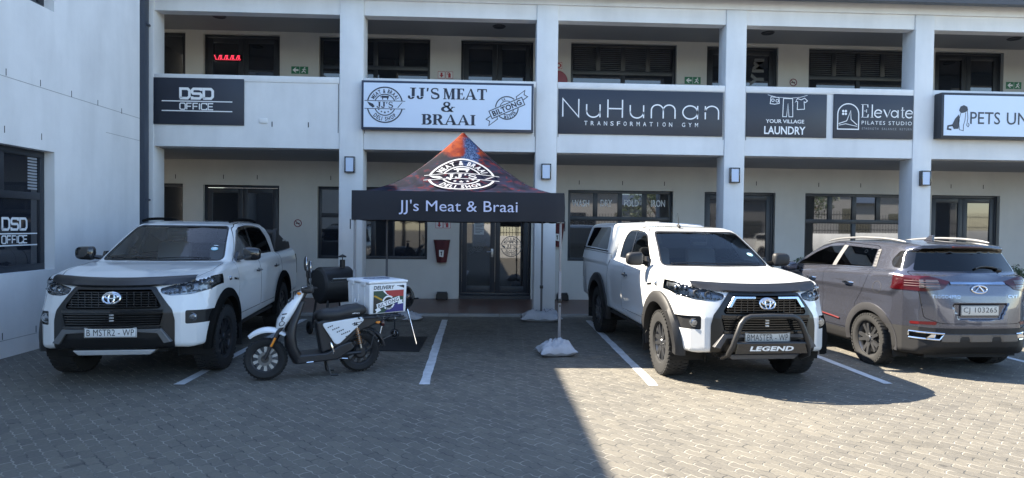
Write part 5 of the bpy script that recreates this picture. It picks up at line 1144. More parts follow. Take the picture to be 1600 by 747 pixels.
        for v in bm.verts: v.co = (sx*1.03+.12*f_(v.co.x, .6), 1.78+.09*f_(v.co.y, .7), 1.20+.075*f_(v.co.z, .65))
        q.bm(bm, None, True); q.tube([(sx*.86, 1.80, 1.17), (sx*.96, 1.79, 1.18)], .03, 8); q.build('side_mirror', SUVP, R)
        # roof rail
        q = MB(); P = [(sx*(.60-.02*abs(t)), .57+.85*t, 1.64+.045*(1-abs(t)**3)-.03*max(0, t)) for t in np.linspace(-1, 1, 15)]; q.tube(P, [.008]+[.016]*13+[.008], 8); q.build('roof_rail', mat('brushed_rail', (.40, .40, .40), .3, .7), R)
    # bumper cladding and skid
    g = S.carve([(-1, .20), (1, .20), (1, .585), (.75, .60), (-.75, .60), (-1, .585)], (0, 2), lambda C, N: (C[:, 1] < -.30)); put('bumper_cladding', g, CLAD, off=.006)
    q = MB(); V = []; n = 24
    for i in range(n+1):
        x_ = -.50+1.0*i/n; b_ = .022 if (abs(abs(x_)-.22) < .06) else 0
        for z_, d in ((.535, .0), (.525, -.022+b_*.4), (.44, -.018+b_), (.40, .03)): h = S.hit((x_, -1.3, max(z_, .42)), (0, 1, 0)); V.append((x_, h[1]+d, z_))
    q.add(V, [(i*4+k, (i+1)*4+k, (i+1)*4+k+1, i*4+k+1) for i in range(n) for k in range(3)], None, False); q.build('skid_plate', mat('taupe_skid', (.13, .125, .12), .45, .4), R)
    # bonnet and front lamps (nose side)
    hood = rounded([(-.70, 2.12), (.70, 2.12), (.72, 2.9), (.55, 3.2), (-.55, 3.2), (-.72, 2.9)], .05); up = lambda C, N: (N[:, 2] > .5) & (C[:, 1] > 1.9)
    g = S.carve(hood, (0, 1), up); put('bonnet', g, SUVP); S.carve(grow(hood, .006), (0, 1), up)
    ws_ = rounded([(-.70, 1.13), (.70, 1.13), (.55, 1.56), (-.55, 1.56)], .05); g = S.carve(ws_, (0, 2), lambda C, N: (N[:, 1] > .3) & (C[:, 1] > 1.2)); put('windscreen', g, WSGLASS, off=-.004, lip=0)
    for sx in (1, -1):
        P = [(.45, .84), (.88, .86), (.88, .76), (.50, .75)]; P = P if sx > 0 else mir(P); g = S.carve(P, (0, 2), lambda C, N, sx=sx: (C[:, 1] > 2.8) & (C[:, 0]*sx > .2)); put('headlight', g, REFL)
    g = S.carve(rounded([(-.42, .80), (.42, .80), (.36, .45), (-.36, .45)], .03), (0, 2), lambda C, N: (C[:, 1] > 3.0)); put('grille', g, TRIM, off=-.01)
    top = rounded([(-.50, -.30), (.50, -.30), (.50, 1.2), (-.50, 1.2)], .06)
    put('body', S.polys, SUVP)
    q = MB(); bm = bmesh.new(); q.prism([(-.02, 1.655), (.14, 1.655), (.02, 1.73), (-.03, 1.73)], -.018, .018, 'yz', bev=.006); q.build('shark_fin', SUVP, R)
    q = MB(); q.box(-.55, .55, -.6, 3.2, .20, .30); q.tube([(-.7, 0, .33), (.7, 0, .33)], .05)
    for sx in (-1, 1):
        for ya in (0, 2.62): q.lathe([(.45, sx*.53), (.40, sx*.53), (.40, sx*.86)], 24, Matrix.Translation((0, ya, .335)), 'x', -.2, PI+.2)
        q.box(sx*.74-.10, sx*.74+.10, -.43, -.42, .18, .40)
    q.build('chassis', UNDER, R)
    q = MB(); q.box(-.66, .66, -.6, 1.9, .40, .46)
    q.build('cabin_floor', DASH, R)
    for sx in (-1, 1):
        for y0 in (.22, 1.12): q = MB(); M = Matrix.Translation((sx*.36, y0, .68)) @ Matrix.Rotation(.2, 4, 'X'); q.bbox(-.23, .23, 0, .13, 0, .60, b=.05, M=M); q.bbox(-.12, .12, .02, .11, .62, .80, b=.04, M=M); q.bbox(sx*.36-.23, sx*.36+.23, y0+.1, y0+.6, .50, .70, b=.05); q.build('seat', SEATM, R)
        for ya in (0, 2.62): wheel(R, (sx*.79, ya, .335), sx, R=.335, wd=.22, rr=.225, rimmat=ALLOYS, spokes=5, steer=0, twin=True)
    return R
sv = hatchback(); sv.location = (6.03, 8.28, 0); sv.rotation_euler.z = .045
tag(sv, 'purple grey hatchback SUV seen from behind, plate CJ 103265', 'car')
# ================================================================ the printed canopy stall
def tent_fabric():
    M = bpy.data.materials.new('printed_canopy_fabric'); M.use_nodes = True; t = M.node_tree; b = t.nodes['Principled BSDF']; L = t.links; N = t.nodes.new
    tc = N('ShaderNodeTexCoord'); sx = N('ShaderNodeSeparateXYZ'); L.new(tc.outputs['Object'], sx.inputs[0])
    def noise(sc, det=5, dist=0, st=None):
        n = N('ShaderNodeTexNoise'); n.inputs['Scale'].default_value = sc; n.inputs['Detail'].default_value = det; n.inputs['Distortion'].default_value = dist
        if st: mp = N('ShaderNodeMapping'); mp.inputs['Scale'].default_value = st; L.new(tc.outputs['Object'], mp.inputs[0]); L.new(mp.outputs[0], n.inputs[0])
        else: L.new(tc.outputs['Object'], n.inputs[0])
        return n.outputs[0]
    def mth(op, a, b_=None, cl=False):
        n = N('ShaderNodeMath'); n.operation = op; n.use_clamp = cl
        for i, x in enumerate((a, b_)):
            if x is None: continue
            if isinstance(x, (int, float)): n.inputs[i].default_value = x
            else: L.new(x, n.inputs[i])
        return n.outputs[0]
    def mr(v, a, b_, c=0, d=1):
        n = N('ShaderNodeMapRange'); n.interpolation_type = 'SMOOTHSTEP'
        for i, x in zip((1, 2, 3, 4), (a, b_, c, d)): n.inputs[i].default_value = x
        L.new(v, n.inputs[0]); return n.outputs[0]
    def mix(f, A, B):
        n = N('ShaderNodeMix'); n.data_type = 'RGBA'
        if isinstance(f, float): n.inputs[0].default_value = f
        else: L.new(f, n.inputs[0])
        for i, x in ((6, A), (7, B)):
            if isinstance(x, tuple): n.inputs[i].default_value = (*x, 1)
            else: L.new(x, n.inputs[i])
        return n.outputs[2]
    z = sx.outputs[2]; x = sx.outputs[0]; n1 = noise(2.2, 5, 1.5); n2 = noise(7, 6, 1.0); n3 = noise(26, 5, 2.0, (1, 1, .6))
    base = mix(mr(n1, .35, .7), (.003, .004, .010), (.012, .014, .034))
    glow = mth('MULTIPLY', mr(n2, .50, .66), mr(n1, .42, .58)); base = mix(mth('MULTIPLY', glow, .85), base, (.075, .007, .008))
    fire = mix(mr(n2, .35, .65), (.095, .008, .004), (.19, .032, .006)); zz = mth('ADD', z, mth('MULTIPLY', mth('SUBTRACT', n1, .5), .5)); hot = mr(zz, .56, .70)
    hx = mth('ADD', x, mth('MULTIPLY', mth('SUBTRACT', n2, .5), .22)); ctr = mth('MULTIPLY', mr(hx, -.02, .05), mth('SUBTRACT', 1.0, mr(hx, .22, .30))); ctr = mth('MULTIPLY', ctr, mth('SUBTRACT', 1.0, mr(z, .93, 1.0)))
    blue = mix(mr(n3, .42, .62), (.005, .014, .05), (.05, .09, .19)); col = mix(hot, base, fire); col = mix(mth('MULTIPLY', ctr, mr(zz, .42, .55)), col, blue)
    L.new(col, b.inputs['Base Color']); b.inputs['Roughness'].default_value = .6; b.inputs['Specular IOR Level'].default_value = .06
    return M
TC = (-.38, 10.40); TH = 1.48
TENT = empty('canopy_tent', (TC[0], TC[1], 0), label="peaked dark canopy with flame print reading JJ's Meat & Braai, on four thin legs", cat='canopy tent')
zt = lambda t, f=1.0: 1.07*(1-t)**(1.35+.40*abs(f)**1.5)
q = MB(); V = []; F = []; n = 18; m_ = 20
for s_ in range(4):
    a = s_*PI/2; c, k = round(math.cos(a)), round(math.sin(a)); k0 = len(V)
    for i in range(n+1):
        t = max(.012, i/n)
        for j in range(m_+1):
            u = -t*TH+2*t*TH*j/m_; w_ = -t*TH; x_, y_ = u*c-w_*k, u*k+w_*c; V.append((x_, y_, zt(t, 2*j/m_-1)+.002*math.sin(9*j/m_+7*t)*t*(1-t)*4))
    F += [(k0+i*(m_+1)+j, k0+(i+1)*(m_+1)+j, k0+(i+1)*(m_+1)+j+1, k0+i*(m_+1)+j+1) for i in range(n) for j in range(m_)]
q.add(V, F, None, True); roof = q.build('roof_fabric', tent_fabric(), TENT, auto=50); roof.location = (0, 0, 2.25)
VAL = mat('navy_black_fabric', (.010, .011, .017), .75, noise=(3, .2), bump=(5, .25))
q = MB(); V = []; F = []; n = 200; S4 = TH+.01
for i in range(n):
    p = 4*i/n; s_, f = int(p), p-int(p); u = -S4+2*S4*f; cs = [(u, -S4), (S4, u), (-u, S4), (-S4, -u)][s_]; nx = [(0, -1), (1, 0), (0, 1), (-1, 0)][s_]
    wv = .008*math.sin(f*PI*5+s_)+.006*math.sin(f*PI*11)
    for z_, o_ in ((2.262, 0), (2.245, .006), (2.05, .012+wv*.6), (1.845+.008*math.sin(f*9), .006+wv)): V.append((cs[0]+nx[0]*o_, cs[1]+nx[1]*o_, z_))
for i in range(n): F += [(i*4+k, i*4+k+1, ((i+1) % n)*4+k+1, ((i+1) % n)*4+k) for k in range(3)]
q.add(V, F, None, True); q.build('valance', VAL, TENT, auto=60)
LAV = mat('pale_lilac_lettering', (.55, .57, .75), .55)
k = Ink(); V, F = text2d("JJ's Meat & Braai", 0, 1.02, 0, 4); lo, hi = V.min(0), V.max(0); k.raw((V-(lo+hi)/2)/(hi-lo)*np.array([1.66, .205]), F); k.lay('lettering', LAV, TENT, lambda u, v_: (u+.0, -S4-.034, 2.035+v_))
cap = mat('white_print', (.30, .31, .335), .7)
lg = logo_round()
def onroof(u, v_):
    t = float(np.interp(-v_, [-1, -.22, 0, .22, 1], [.389, .611, .658, .703, .935])); x_ = u*.50+.02
    t2 = min(1, max(.05, t)); y_ = -t2*TH; return (x_, y_-.014, 2.25+zt(t2, min(1, abs(x_)/(t2*TH)))+.024)
def subdivide_ink(kk, L_=.12):
    o = Ink()
    for f in kk.f:
        P = [np.array(kk.v[i]) for i in f]; st = [P]
        while st:
            p = st.pop()
            if len(p) == 4: st += [[p[0], p[1], p[2]], [p[0], p[2], p[3]]]; continue
            if len(p) > 4: st += [[p[0], p[i], p[i+1]] for i in range(1, len(p)-1)]; continue
            e = [np.linalg.norm(p[i]-p[(i+1) % 3]) for i in range(3)]; i = int(np.argmax(e))
            if e[i] > L_: mid = (p[i]+p[(i+1) % 3])/2; st += [[p[i], mid, p[(i+2) % 3]], [mid, p[(i+1) % 3], p[(i+2) % 3]]]
            else: o.raw(p, [(0, 1, 2)])
    return o
subdivide_ink(lg).lay('emblem', cap, TENT, onroof)
POLE = mat('grey_powder_coat_pole', (.22, .22, .23), .45, noise=(5, .12)); 
for i, (sx, sy) in enumerate(((-1, -1), (1, -1), (1, 1), (-1, 1))):
    x_, y_ = sx*(TH-.03), sy*(TH-.03); q = MB(); q.bbox(x_-.02, x_+.02, y_-.02, y_+.02, .02, 1.15, b=.004); q.bbox(x_-.016, x_+.016, y_-.016, y_+.016, 1.15, 2.22, b=.003); lg_ = q.build('leg', POLE if sy < 0 else mat('dark_pole', (.10, .10, .11), .45), TENT)
    q = MB(); q.bbox(x_-.03, x_+.03, y_-.03, y_+.03, .62 if sy > 0 else .70, .68 if sy > 0 else .76, b=.008); q.tube([(x_, y_-.03, .66), (x_, y_-.055, .66)], .012, 8); q.build('clamp', BLACKPL, lg_); q = MB(); q.bbox(x_-.04, x_+.04, y_-.04, y_+.04, 0, .02, b=.004); q.build('foot', BLACKPL, lg_)
for a in range(4):
    c, k_ = round(math.cos(a*PI/2)), round(math.sin(a*PI/2)); q = MB(); P = lambda u, z_: (u*c+(TH-.05)*k_, u*k_-(TH-.05)*c, z_)
    for u0 in (-1, 0): q.tube([P(u0*(TH-.05), 2.18), P((u0+1)*(TH-.05), 1.95 if u0 else 1.95)], .011, 6); q.tube([P(u0*(TH-.05), 1.95), P((u0+1)*(TH-.05), 2.18)], .011, 6)
    q.build('truss', POLE, TENT)
for sx in (-1, 1):
    q = MB(); q.bbox(sx*(S4+.012)-.006, sx*(S4+.012)+.006, -S4-.03, -S4-.01, 1.72, 1.86, b=.002); q.build('tie_strap', VAL, TENT)
# weight bags
BAG = mat('white_woven_bag', (.40, .41, .44), .75, noise=(5, .2), bump=(16, 1.0))
def bag(x_, y_, w_, d_, h_, rz, seed, label):
    o = empty('sand_bag', (x_, y_, .004), rz, label=label, cat='bag', group='white weight bags under the canopy'); r = np.random.default_rng(seed); ph = r.uniform(0, 6, 8)
    nu, nv = 40, 26; V = []; F = []
    def pt(u, v_, top):
        e = (1-abs(u)**3.2)*(1-abs(v_)**3.0); e = max(0, e)**.5; lump = 1+.16*math.sin(3.1*u+ph[0]+1.5*v_)+.12*math.sin(5.2*v_+ph[1]+2*u)+.08*math.sin(13*u+ph[2]+5*v_)+.07*math.sin(11*v_-9*u+ph[3])+.04*math.sin(23*u+17*v_)
        pin = 1-.13*(1-abs(v_))*(abs(u)**6)-.0; ear = 1+.10*abs(u)**4*abs(v_)**4
        X, Y = u*w_/2*ear*(1-.05*math.cos(v_*PI)*(abs(u)**4)), v_*d_/2*ear*(1-.06*math.cos(u*3)*(abs(v_)**4))
        z_ = h_*.26+(h_*.74*e*lump if top else -h_*.26*min(1, 1.5*e))+(.012*math.sin(9*u+ph[4])*(abs(v_)**6)+.02*math.sin(7*v_+ph[5])*(abs(u)**6))
        k_ = 1 if top else 1-.10*min(1, 1.5*e)
        return (X*k_, Y*k_, max(.003 if not top else .006, z_))
    for top in (True, False):
        for j in range(nv+1):
            for i in range(nu+1): V.append(pt(-1+2*i/nu, -1+2*j/nv, top))
    K = (nu+1)*(nv+1)
    for j in range(nv):
        for i in range(nu): a = j*(nu+1)+i; F.append((a, a+1, a+nu+2, a+nu+1)); F.append((K+a, K+a+nu+1, K+a+nu+2, K+a+1))
    q = MB(); q.add(V, F, None, True); q.build('sack', BAG, o, auto=60)
    k = Ink()
    for row in range(3):
        for i in range(7):
            if r.random() < .25: continue
            cx, cy = -.48+.15*i+.03*row, .42-.22*row; k.line([(cx, cy-.07), (cx+.06, cy+.09)], .035); 
            if r.random() < .6: k.line([(cx+.01, cy), (cx+.09, cy+.01)], .03)
    subdivide_ink(k, .06).lay('print', mat('faded_black_print', (.045, .045, .055), .7), o, lambda u, v_: tuple(np.array(pt(u, v_, True))+(0, 0, .004)))
bag(1.0, 8.72, .47, .38, .19, .15, 3, 'white printed bag weighing down the front right canopy leg')
bag(1.08, 11.9, .70, .44, .20, -.05, 5, 'white printed bag lying against the pillar foot')
bag(-1.50, 11.92, .62, .40, .15, .1, 8, 'white printed bag behind the kettle grill')
# ================================================================ delivery scooter; local x forward from the rear axle
SCW = mat('white_scooter_panel', (.74, .76, .78), .25, coat=.8); SCB = mat('matt_black_panel', (.018, .018, .02), .42, noise=(8, .2)); SEATV = mat('black_vinyl_seat', (.014, .014, .015), .5, bump=(70, .2))
GOLD = mat('copper_spring', (.45, .22, .09), .35, .8)
SCO = empty('delivery_scooter', (-1.52, 7.72, 0), math.radians(180+24), label='white and black delivery scooter with spoked front wheel, standing beside the left bakkie', cat='scooter')
AX = Vector((1.06, 0, .237)); HS = Vector((.63, 0, .985)); SD = (HS-AX).normalized(); TURN = math.radians(-16)
MS = Matrix.Translation(AX) @ Matrix.Rotation(TURN, 4, SD) @ Matrix.Translation(-AX)   # everything that turns with the bars
def sc_wheel(c, R_, wd, M, rimm, name='wheel'):
    o = empty(name); o.parent = SCO; o.matrix_local = M @ Matrix.Translation(c); rr = R_-.085; h = wd/2
    prof = [(rr, -h*.7), (rr+.03, -h*.95), (R_-.03, -h), (R_-.008, -h*.6), (R_, 0), (R_-.008, h*.6), (R_-.03, h), (rr+.03, h*.95), (rr, h*.7)]
    q = MB(); q.lathe(prof, 48, None, 'y')
    for i in range(36):
        Mr = Matrix.Rotation(2*PI*i/36, 4, 'Y')
        for s_ in (-1, 1): q.box(-.010, .010, s_*h*.35-.018, s_*h*.35+.018, R_-.012, R_+.002, Mr)
    q.build('tyre', RUBBER, o)
    q = MB(); q.lathe([(rr+.004, -h*.72), (rr-.014, -h*.5), (rr-.018, 0), (rr-.014, h*.5), (rr+.004, h*.72)], 40, None, 'y'); q.lathe([(0, -.045), (.05, -.045), (.062, -.035), (.062, .035), (.05, .045), (0, .045)], 24, None, 'y'); q.build('rim', SCB, o)
    for i in range(10):
        Mr = Matrix.Rotation(2*PI*i/10, 4, 'Y'); q = MB(); q.prism([(-.011, .058), (.011, .058), (.019, rr-.012), (-.019, rr-.012)], -.018, .018, M=Mr); q.build('spoke', rimm, o)
    q = MB(); q.lathe([(.045, .052), (.078, .052), (.078, .056), (.045, .056)], 28, None, 'y'); q.build('brake_disc', mat('worn_disc', (.12, .12, .12), .45, .7), o); return o
sc_wheel(AX, .237, .12, MS, mat('silver_spoke', (.30, .305, .31), .35, .5)); sc_wheel(Vector((0, 0, .25)), .245, .13, Matrix(), SCB)
q = MB()
for s_ in (-1, 1): q.tube([AX+Vector((0, s_*.085, 0)), AX+SD*.34+Vector((.03, s_*.085, 0)), AX+SD*.48+Vector((.0, s_*.07, 0))], [.018, .022, .022], 10, M=MS)
q.tube([AX+SD*.44, HS], .03, 10, M=MS); q.tube([AX+SD*.44+Vector((0, -.09, 0)), AX+SD*.44+Vector((0, .09, 0))], .024, 8, M=MS); q.tube([AX+Vector((0, -.10, 0)), AX+Vector((0, .10, 0))], .012, 8, M=MS); q.build('fork', SCB, SCO)
q = MB()
for s_ in (-1, 1): q.tube([AX+SD*.16+Vector((.012, s_*.095, 0)), AX+SD*.27+Vector((.02, s_*.095, 0))], .014, 8, M=MS)
q.build('fork_reflector', AMBER, SCO)
def loft(sections, closed=True, smooth=True):      # sections: list of rings of points
    V = [p for r in sections for p in r]; n = len(sections[0]); F = []
    for i in range(len(sections)-1):
        for k in range(n if closed else n-1): F.append((i*n+k, i*n+(k+1) % n, (i+1)*n+(k+1) % n, (i+1)*n+k))
    if closed: F.append(tuple(range(n))[::-1]); F.append(tuple((len(sections)-1)*n+k for k in range(n)))
    return V, F
def ell(cx, cy, cz, a, b, n=14, ax='x', p=1.0, tilt=0):
    out = []
    for k in range(n):
        t = 2*PI*k/n; f = lambda v: math.copysign(abs(v)**p, v); u, v_ = a*f(math.cos(t)), b*f(math.sin(t))
        out.append((cx+(-math.sin(tilt)*v_ if ax == 'x' else u), cy+(u if ax == 'x' else 0 if ax == 'z' else 0), cz+v_*math.cos(tilt)) if ax == 'x' else (cx+u, cy+v_, cz))
    return out
# front mudguard: a beak over the tyre
q = MB(); S_ = []
for i in range(13):
    f = i/12; th = math.radians(56+72*f); rr = .295+.035*f; up_ = Vector((math.cos(th), 0, math.sin(th))); C = Vector((AX.x+rr*math.cos(th)*1.08, 0, AX.z+rr*math.sin(th)*.98)); wd = .02+.075*min(1, 1.7*f)**.7; ht = .012+.045*math.sin(PI*min(1, .15+.75*f))
    S_.append([C+Vector((0, wd*math.cos(t), 0))+up_*(ht*math.sin(t)) for t in np.linspace(0, PI, 9)]+[C+Vector((0, wd*.92*math.cos(t), 0))+up_*(ht*math.sin(t)-.012) for t in np.linspace(PI, 0, 9)])
V, F = loft(S_); q.add(V, F, MS, True); q.build('front_mudguard', SCW, SCO, auto=50, recalc=True)
# white head panel and the black shield behind it
q = MB(); S_ = []
for z_, x_, hw, dp in ((.56, .90, .06, .03), (.60, .90, .095, .055), (.68, .87, .112, .07), (.78, .81, .112, .07), (.87, .755, .098, .06), (.94, .705, .075, .045), (1.0, .66, .045, .025)): S_.append(ell(x_, 0, z_, dp, hw, 16, 'z', .75))
V, F = loft(S_); q.add(V, F, None, True); hp = q.build('front_panel', SCW, SCO, auto=50, recalc=True)
k = Ink(); k.text('JJ', 0, 0, .04, .045, .04); k.ring(0, -.055, .026, .008, n=16); k.line([(-.03, .055), (.03, .05)], .014); k.lay('print', SLOT, hp, lambda u, v_: (.885-.5*v_*.6+u, .108-.0*u, .70+v_))
q = MB(); S_ = []
for z_, x_, hw, dp in ((.17, .70, .13, .07), (.24, .73, .16, .075), (.36, .785, .175, .065), (.50, .80, .175, .06), (.62, .78, .16, .055), (.74, .73, .13, .05), (.88, .67, .09, .04)): S_.append(ell(x_, 0, z_, dp, hw, 16, 'z', .8))
V, F = loft(S_); q.add(V, F, None, True); q.build('leg_shield', SCB, SCO, auto=50, recalc=True)
q = MB(); q.prism([(.73, .17), (.76, .25), (.70, .275), (.40, .28), (.26, .36), (.12, .40), (.10, .30), (.28, .19)], -.155, .155, 'xz', bev=.018); q.build('floor_board', SCB, SCO)
q = MB(); q.prism([(.46, .27), (.50, .50), (.52, .64), (.40, .67), (.0, .68), (-.22, .66), (-.24, .60), (.02, .50), (.18, .36)], -.115, .115, 'xz', bev=.02); q.build('rear_body', SCB, SCO)
q = MB(); S_ = []
for x_, zc, hw, hh in ((.53, .70, .05, .03), (.50, .705, .11, .055), (.40, .71, .14, .075), (.28, .71, .145, .072), (.16, .735, .145, .08), (.03, .75, .13, .075), (-.05, .75, .10, .05), (-.08, .745, .05, .025)): S_.append(ell(x_, 0, zc, hw, hh, 18, 'x', .65))
V, F = loft(S_); q.add(V, F, None, True); st = q.build('seat', SEATV, SCO, auto=60, recalc=True)
k = Ink(); k.text('delivery', 0, 0, .10, .020, .02, 1, .15); k.lay('lettering', WHITEINK, st, lambda u, v_: (.07-u, .137, .725+v_))
P3 = rounded([(.47, .625), (.0, .68), (-.03, .64), (.26, .375), (.31, .37)], .05, 5)
for s_ in (-1, 1):
    q = MB(); q.prism(P3, s_*.118, s_*.150, 'xz', bev=.010); sp = q.build('side_panel', SCW, SCO)
    if s_ > 0:
        k = Ink()
        for i in range(6):
            x0 = .40-.052*i; l_ = (.07, .09, .10, .115, .15, .17)[i]; z0 = .575-.030*i
            for j in range(int(l_/.022)): k.line([(x0-.022*j, z0+.008*j-.0), (x0-.022*j-.015, z0+.008*j+.005)], .013)
        k.text('JJ', .07, .605, .05, .03, .03); k.line([(.12, .60), (.0, .625)], .008); k.line([(.10, .585), (.04, .59)], .01); k.lay('print', SLOT, sp, lambda u, v_: (u, .1535, v_))
q = MB(); S_ = []
for i in range(10):
    th = math.radians(10+130*i/9); C = Vector((-.0+.295*math.cos(PI-th)*1.0, 0, .25+.285*math.sin(th))); up_ = Vector((math.cos(PI-th), 0, math.sin(th)))
    S_.append([C+Vector((0, .085*math.cos(t), 0))+up_*(.03*math.sin(t)) for t in np.linspace(0, PI, 9)]+[C+Vector((0, .078*math.cos(t), 0))+up_*(.03*math.sin(t)-.012) for t in np.linspace(PI, 0, 9)])
V, F = loft(S_); q.add(V, F, None, True); q.build('rear_mudguard', SCB, SCO, auto=50, recalc=True)
for s_ in (-1, 1):
    q = MB(); a, b_ = Vector((.0, s_*.11, .30)), Vector((.06, s_*.11, .58)); d = b_-a
    q.tube([a, b_], .014, 8); q.build('shock_absorber', STEEL, SCO); q = MB(); q.tube([a+d*(.2+.7*i/80)+Vector((.027*math.cos(i*.62), .027*math.sin(i*.62), 0)) for i in range(81)], .006, 5); q.build('spring', GOLD, SCO)
q = MB(); q.tube([(.30, .10, .24), (.0, .10, .25)], .022, 8); q.tube([(.30, -.10, .24), (.0, -.10, .25)], .022, 8); q.tube([(0, -.11, .25), (0, .11, .25)], .014, 8); q.lathe([(0, .09), (.06, .09), (.085, .06), (.085, .02)], 24, Matrix.Translation((0, 0, .25)), 'y'); q.build('swing_arm', SCB, SCO)
q = MB(); q.tube([(.36, .12, .40), (.33, .15, .30), (.34, .14, .23), (.38, .12, .2)], .011, 8); q.tube([(.28, .09, .2), (.16, .13, .19)], .010, 8); q.tube([(.56, .15, .19), (.64, .17, .19)], .010, 8); q.build('chrome_linkage', CHROME, SCO)
q = MB()
for s_ in (-1, 1): q.tube([(.40, s_*.08, .20), (.36, s_*.13, .015)], .012, 8); q.tube([(.36, s_*.13, .012), (.27, s_*.135, .012)], .012, 8)
q.tube([(.385, -.10, .13), (.385, .10, .13)], .010, 8); q.build('centre_stand', SCB, SCO)
q = MB(); q.tube([HS+Vector((.0, 0, .0)), HS+SD*.05], .03, 10, M=MS); bp = [HS+SD*.03+Vector((0, y_, 0))+Vector((-.35*max(0, abs(y_)-.10), 0, .22*min(.12, abs(y_)))) for y_ in np.linspace(-.33, .33, 13)]; q.tube(bp, .011, 8, M=MS); q.build('handlebar', SCB, SCO)
for s_ in (-1, 1):
    e = bp[0] if s_ < 0 else bp[-1]; e2 = bp[2] if s_ < 0 else bp[-3]; q = MB(); q.tube([e2, e], .019, 10, M=MS); q.build('grip', SCB, SCO)
    q = MB(); q.tube([e2+Vector((.02, -s_*.02, 0)), e2+Vector((.07, s_*.05, -.01)), e2+Vector((.05, s_*.14, -.015))], .006, 6, M=MS); q.build('brake_lever', STEEL, SCO)
    b0 = bp[3] if s_ < 0 else bp[-4]; q = MB(); q.tube([b0, b0+Vector((0, s_*.03, .14)), b0+Vector((.01, s_*.08, .22))], .006, 6, M=MS); mc = b0+Vector((.01, s_*.09, .26)); q.sphere(mc, (.022, .045, .085), 14, 10, M=MS); mr_ = q.build('mirror', SCB, SCO); q = MB(); q.sphere(mc+Vector((-.012, 0, 0)), (.014, .038, .076), 14, 10, M=MS); q.build('mirror_glass', CHROME, mr_)
    q = MB(); q.sphere(HS+Vector((.06, s_*.10, -.02)), (.025, .035, .018), 12, 8, M=MS); q.build('indicator', AMBER, SCO); q = MB(); q.sphere((-.20, s_*.12, .60), (.03, .025, .018), 12, 8); q.build('indicator', AMBER, SCO)
q = MB(); q.lathe([(0, .045), (.05, .04), (.07, .02), (.075, -.01), (.06, -.05), (0, -.06)], 24, MS @ Matrix.Translation(HS+Vector((.14, 0, -.13))), 'x'); hl_ = q.build('headlight', SCB, SCO); q = MB(); q.lathe([(0, .05), (.045, .045), (.058, .03)], 24, MS @ Matrix.Translation(HS+Vector((.142, 0, -.13))), 'x'); q.build('lens', REFL, hl_)
for s_ in (-1, 1):
    q = MB(); q.tube([HS+Vector((.04, s_*.16, .02)), HS+Vector((.12, s_*.10, .0)), HS+Vector((.13, s_*.05, -.14)), HS+Vector((.05, s_*.03, -.25))], .007, 6, M=MS); q.build('cable', BLACKPL, SCO)
q = MB(); q.bbox(-.07, .06, -.09, .09, -.05, .035, b=.02, M=MS @ Matrix.Translation(HS+SD*.04)); q.build('display', SCB, SCO)
q = MB(); 
for y_ in (-.14, 0, .14): q.tube([(.08, y_, .66), (-.52, y_, .665)], .010, 6)
for x_ in (-.48, -.2, .04): q.tube([(x_, -.20, .668), (x_, .20, .668)], .010, 6)
q.tube([(-.42, 0, .66), (-.16, 0, .56)], .014, 8); q.build('rear_rack', SCB, SCO)
q = MB(); q.bbox(-.30, -.26, -.06, .06, .54, .60, b=.008); q.build('rear_lamp', REDLENS, SCO); q = MB(); q.tube([(-.05, .10, .25), (-.12, .10, .30), (-.18, .09, .52)], .008, 6); q.build('mudguard_stay', SCB, SCO)
# the box it carries
BX = math.radians(38); ex = Vector((math.cos(BX), math.sin(BX), 0)); ey = Vector((-math.sin(BX), math.cos(BX), 0)); near = Vector((-1.405, 7.72, .682))
BOXW, BOXD, BOXH = .545, .60, .415
bo = empty('delivery_box', near+ex*BOXW/2+ey*BOXD/2, BX, label='white cool box on the scooter rack reading DELIVERY and BILTONG', cat='cool box')
BXM = mat('white_cool_box', (.74, .75, .76), .35, noise=(4, .06)); w2, d2 = BOXW/2, BOXD/2
q = MB(); V = []; S_ = [[(sx_*(w2-t_), sy_*(d2-t_), z_) for sx_, sy_ in ((-1, -1), (1, -1), (1, 1), (-1, 1))] for z_, t_ in ((0, .018), (.372, .008))]; V, F = loft(S_, smooth=False); q.add(V, F)
b = bmesh.new(); me_ = bpy.data.meshes.new('t'); me_.from_pydata(q.v, [], q.f); b.from_mesh(me_); bmesh.ops.recalc_face_normals(b, faces=b.faces[:]); bmesh.ops.bevel(b, geom=b.edges[:], offset=.014, segments=3, profile=.5, affect='EDGES'); q = MB().bm(b, None, True)
for y_ in (-.16, .0, .16): q.bbox(-w2+.004, -w2+.03, y_-.014, y_+.014, .03, .36, b=.006)
q.build('tub', BXM, bo)
q = MB(); q.bbox(-w2-.002, w2+.002, -d2-.002, d2+.002, .376, BOXH-.008, b=.010, seg=3); q.bbox(-w2+.03, w2-.03, -d2+.03, d2-.03, .39, BOXH, b=.008); 
for y_ in (-.15, .15): q.bbox(-w2-.010, -w2+.01, y_-.06, y_+.06, .345, .40, b=.005)
q.build('lid', BXM, bo)
q = MB(); q.tube([(-w2-.004, .05, .17), (-w2-.018, .035, .13), (-w2-.018, -.035, .13), (-w2-.004, -.05, .17)], .008, 8); q.build('carry_handle', BXM, bo)
k = Ink(); k.text('DELIVERY', -.06, .325, .29, .046, .02, 1, .15); k.line([(.12, .340), (.21, .337)], .007); k.poly([(.15, .330), (.20, .346), (.225, .338), (.22, .305), (.195, .318)]); k.lay('lettering', SLOT, bo, lambda u, v_: (u, -d2+.0055, v_))
fy = lambda dz: (lambda u, v_: (u, -d2+.0165-.010*(v_/.372)-.003-dz*2, v_))
X0, X1, Z0, Z1 = -.205, .215, .014, .285; D = (lambda n_, P, c_, dz: Ink().poly(P).lay(n_, c_, bo, fy(dz)))
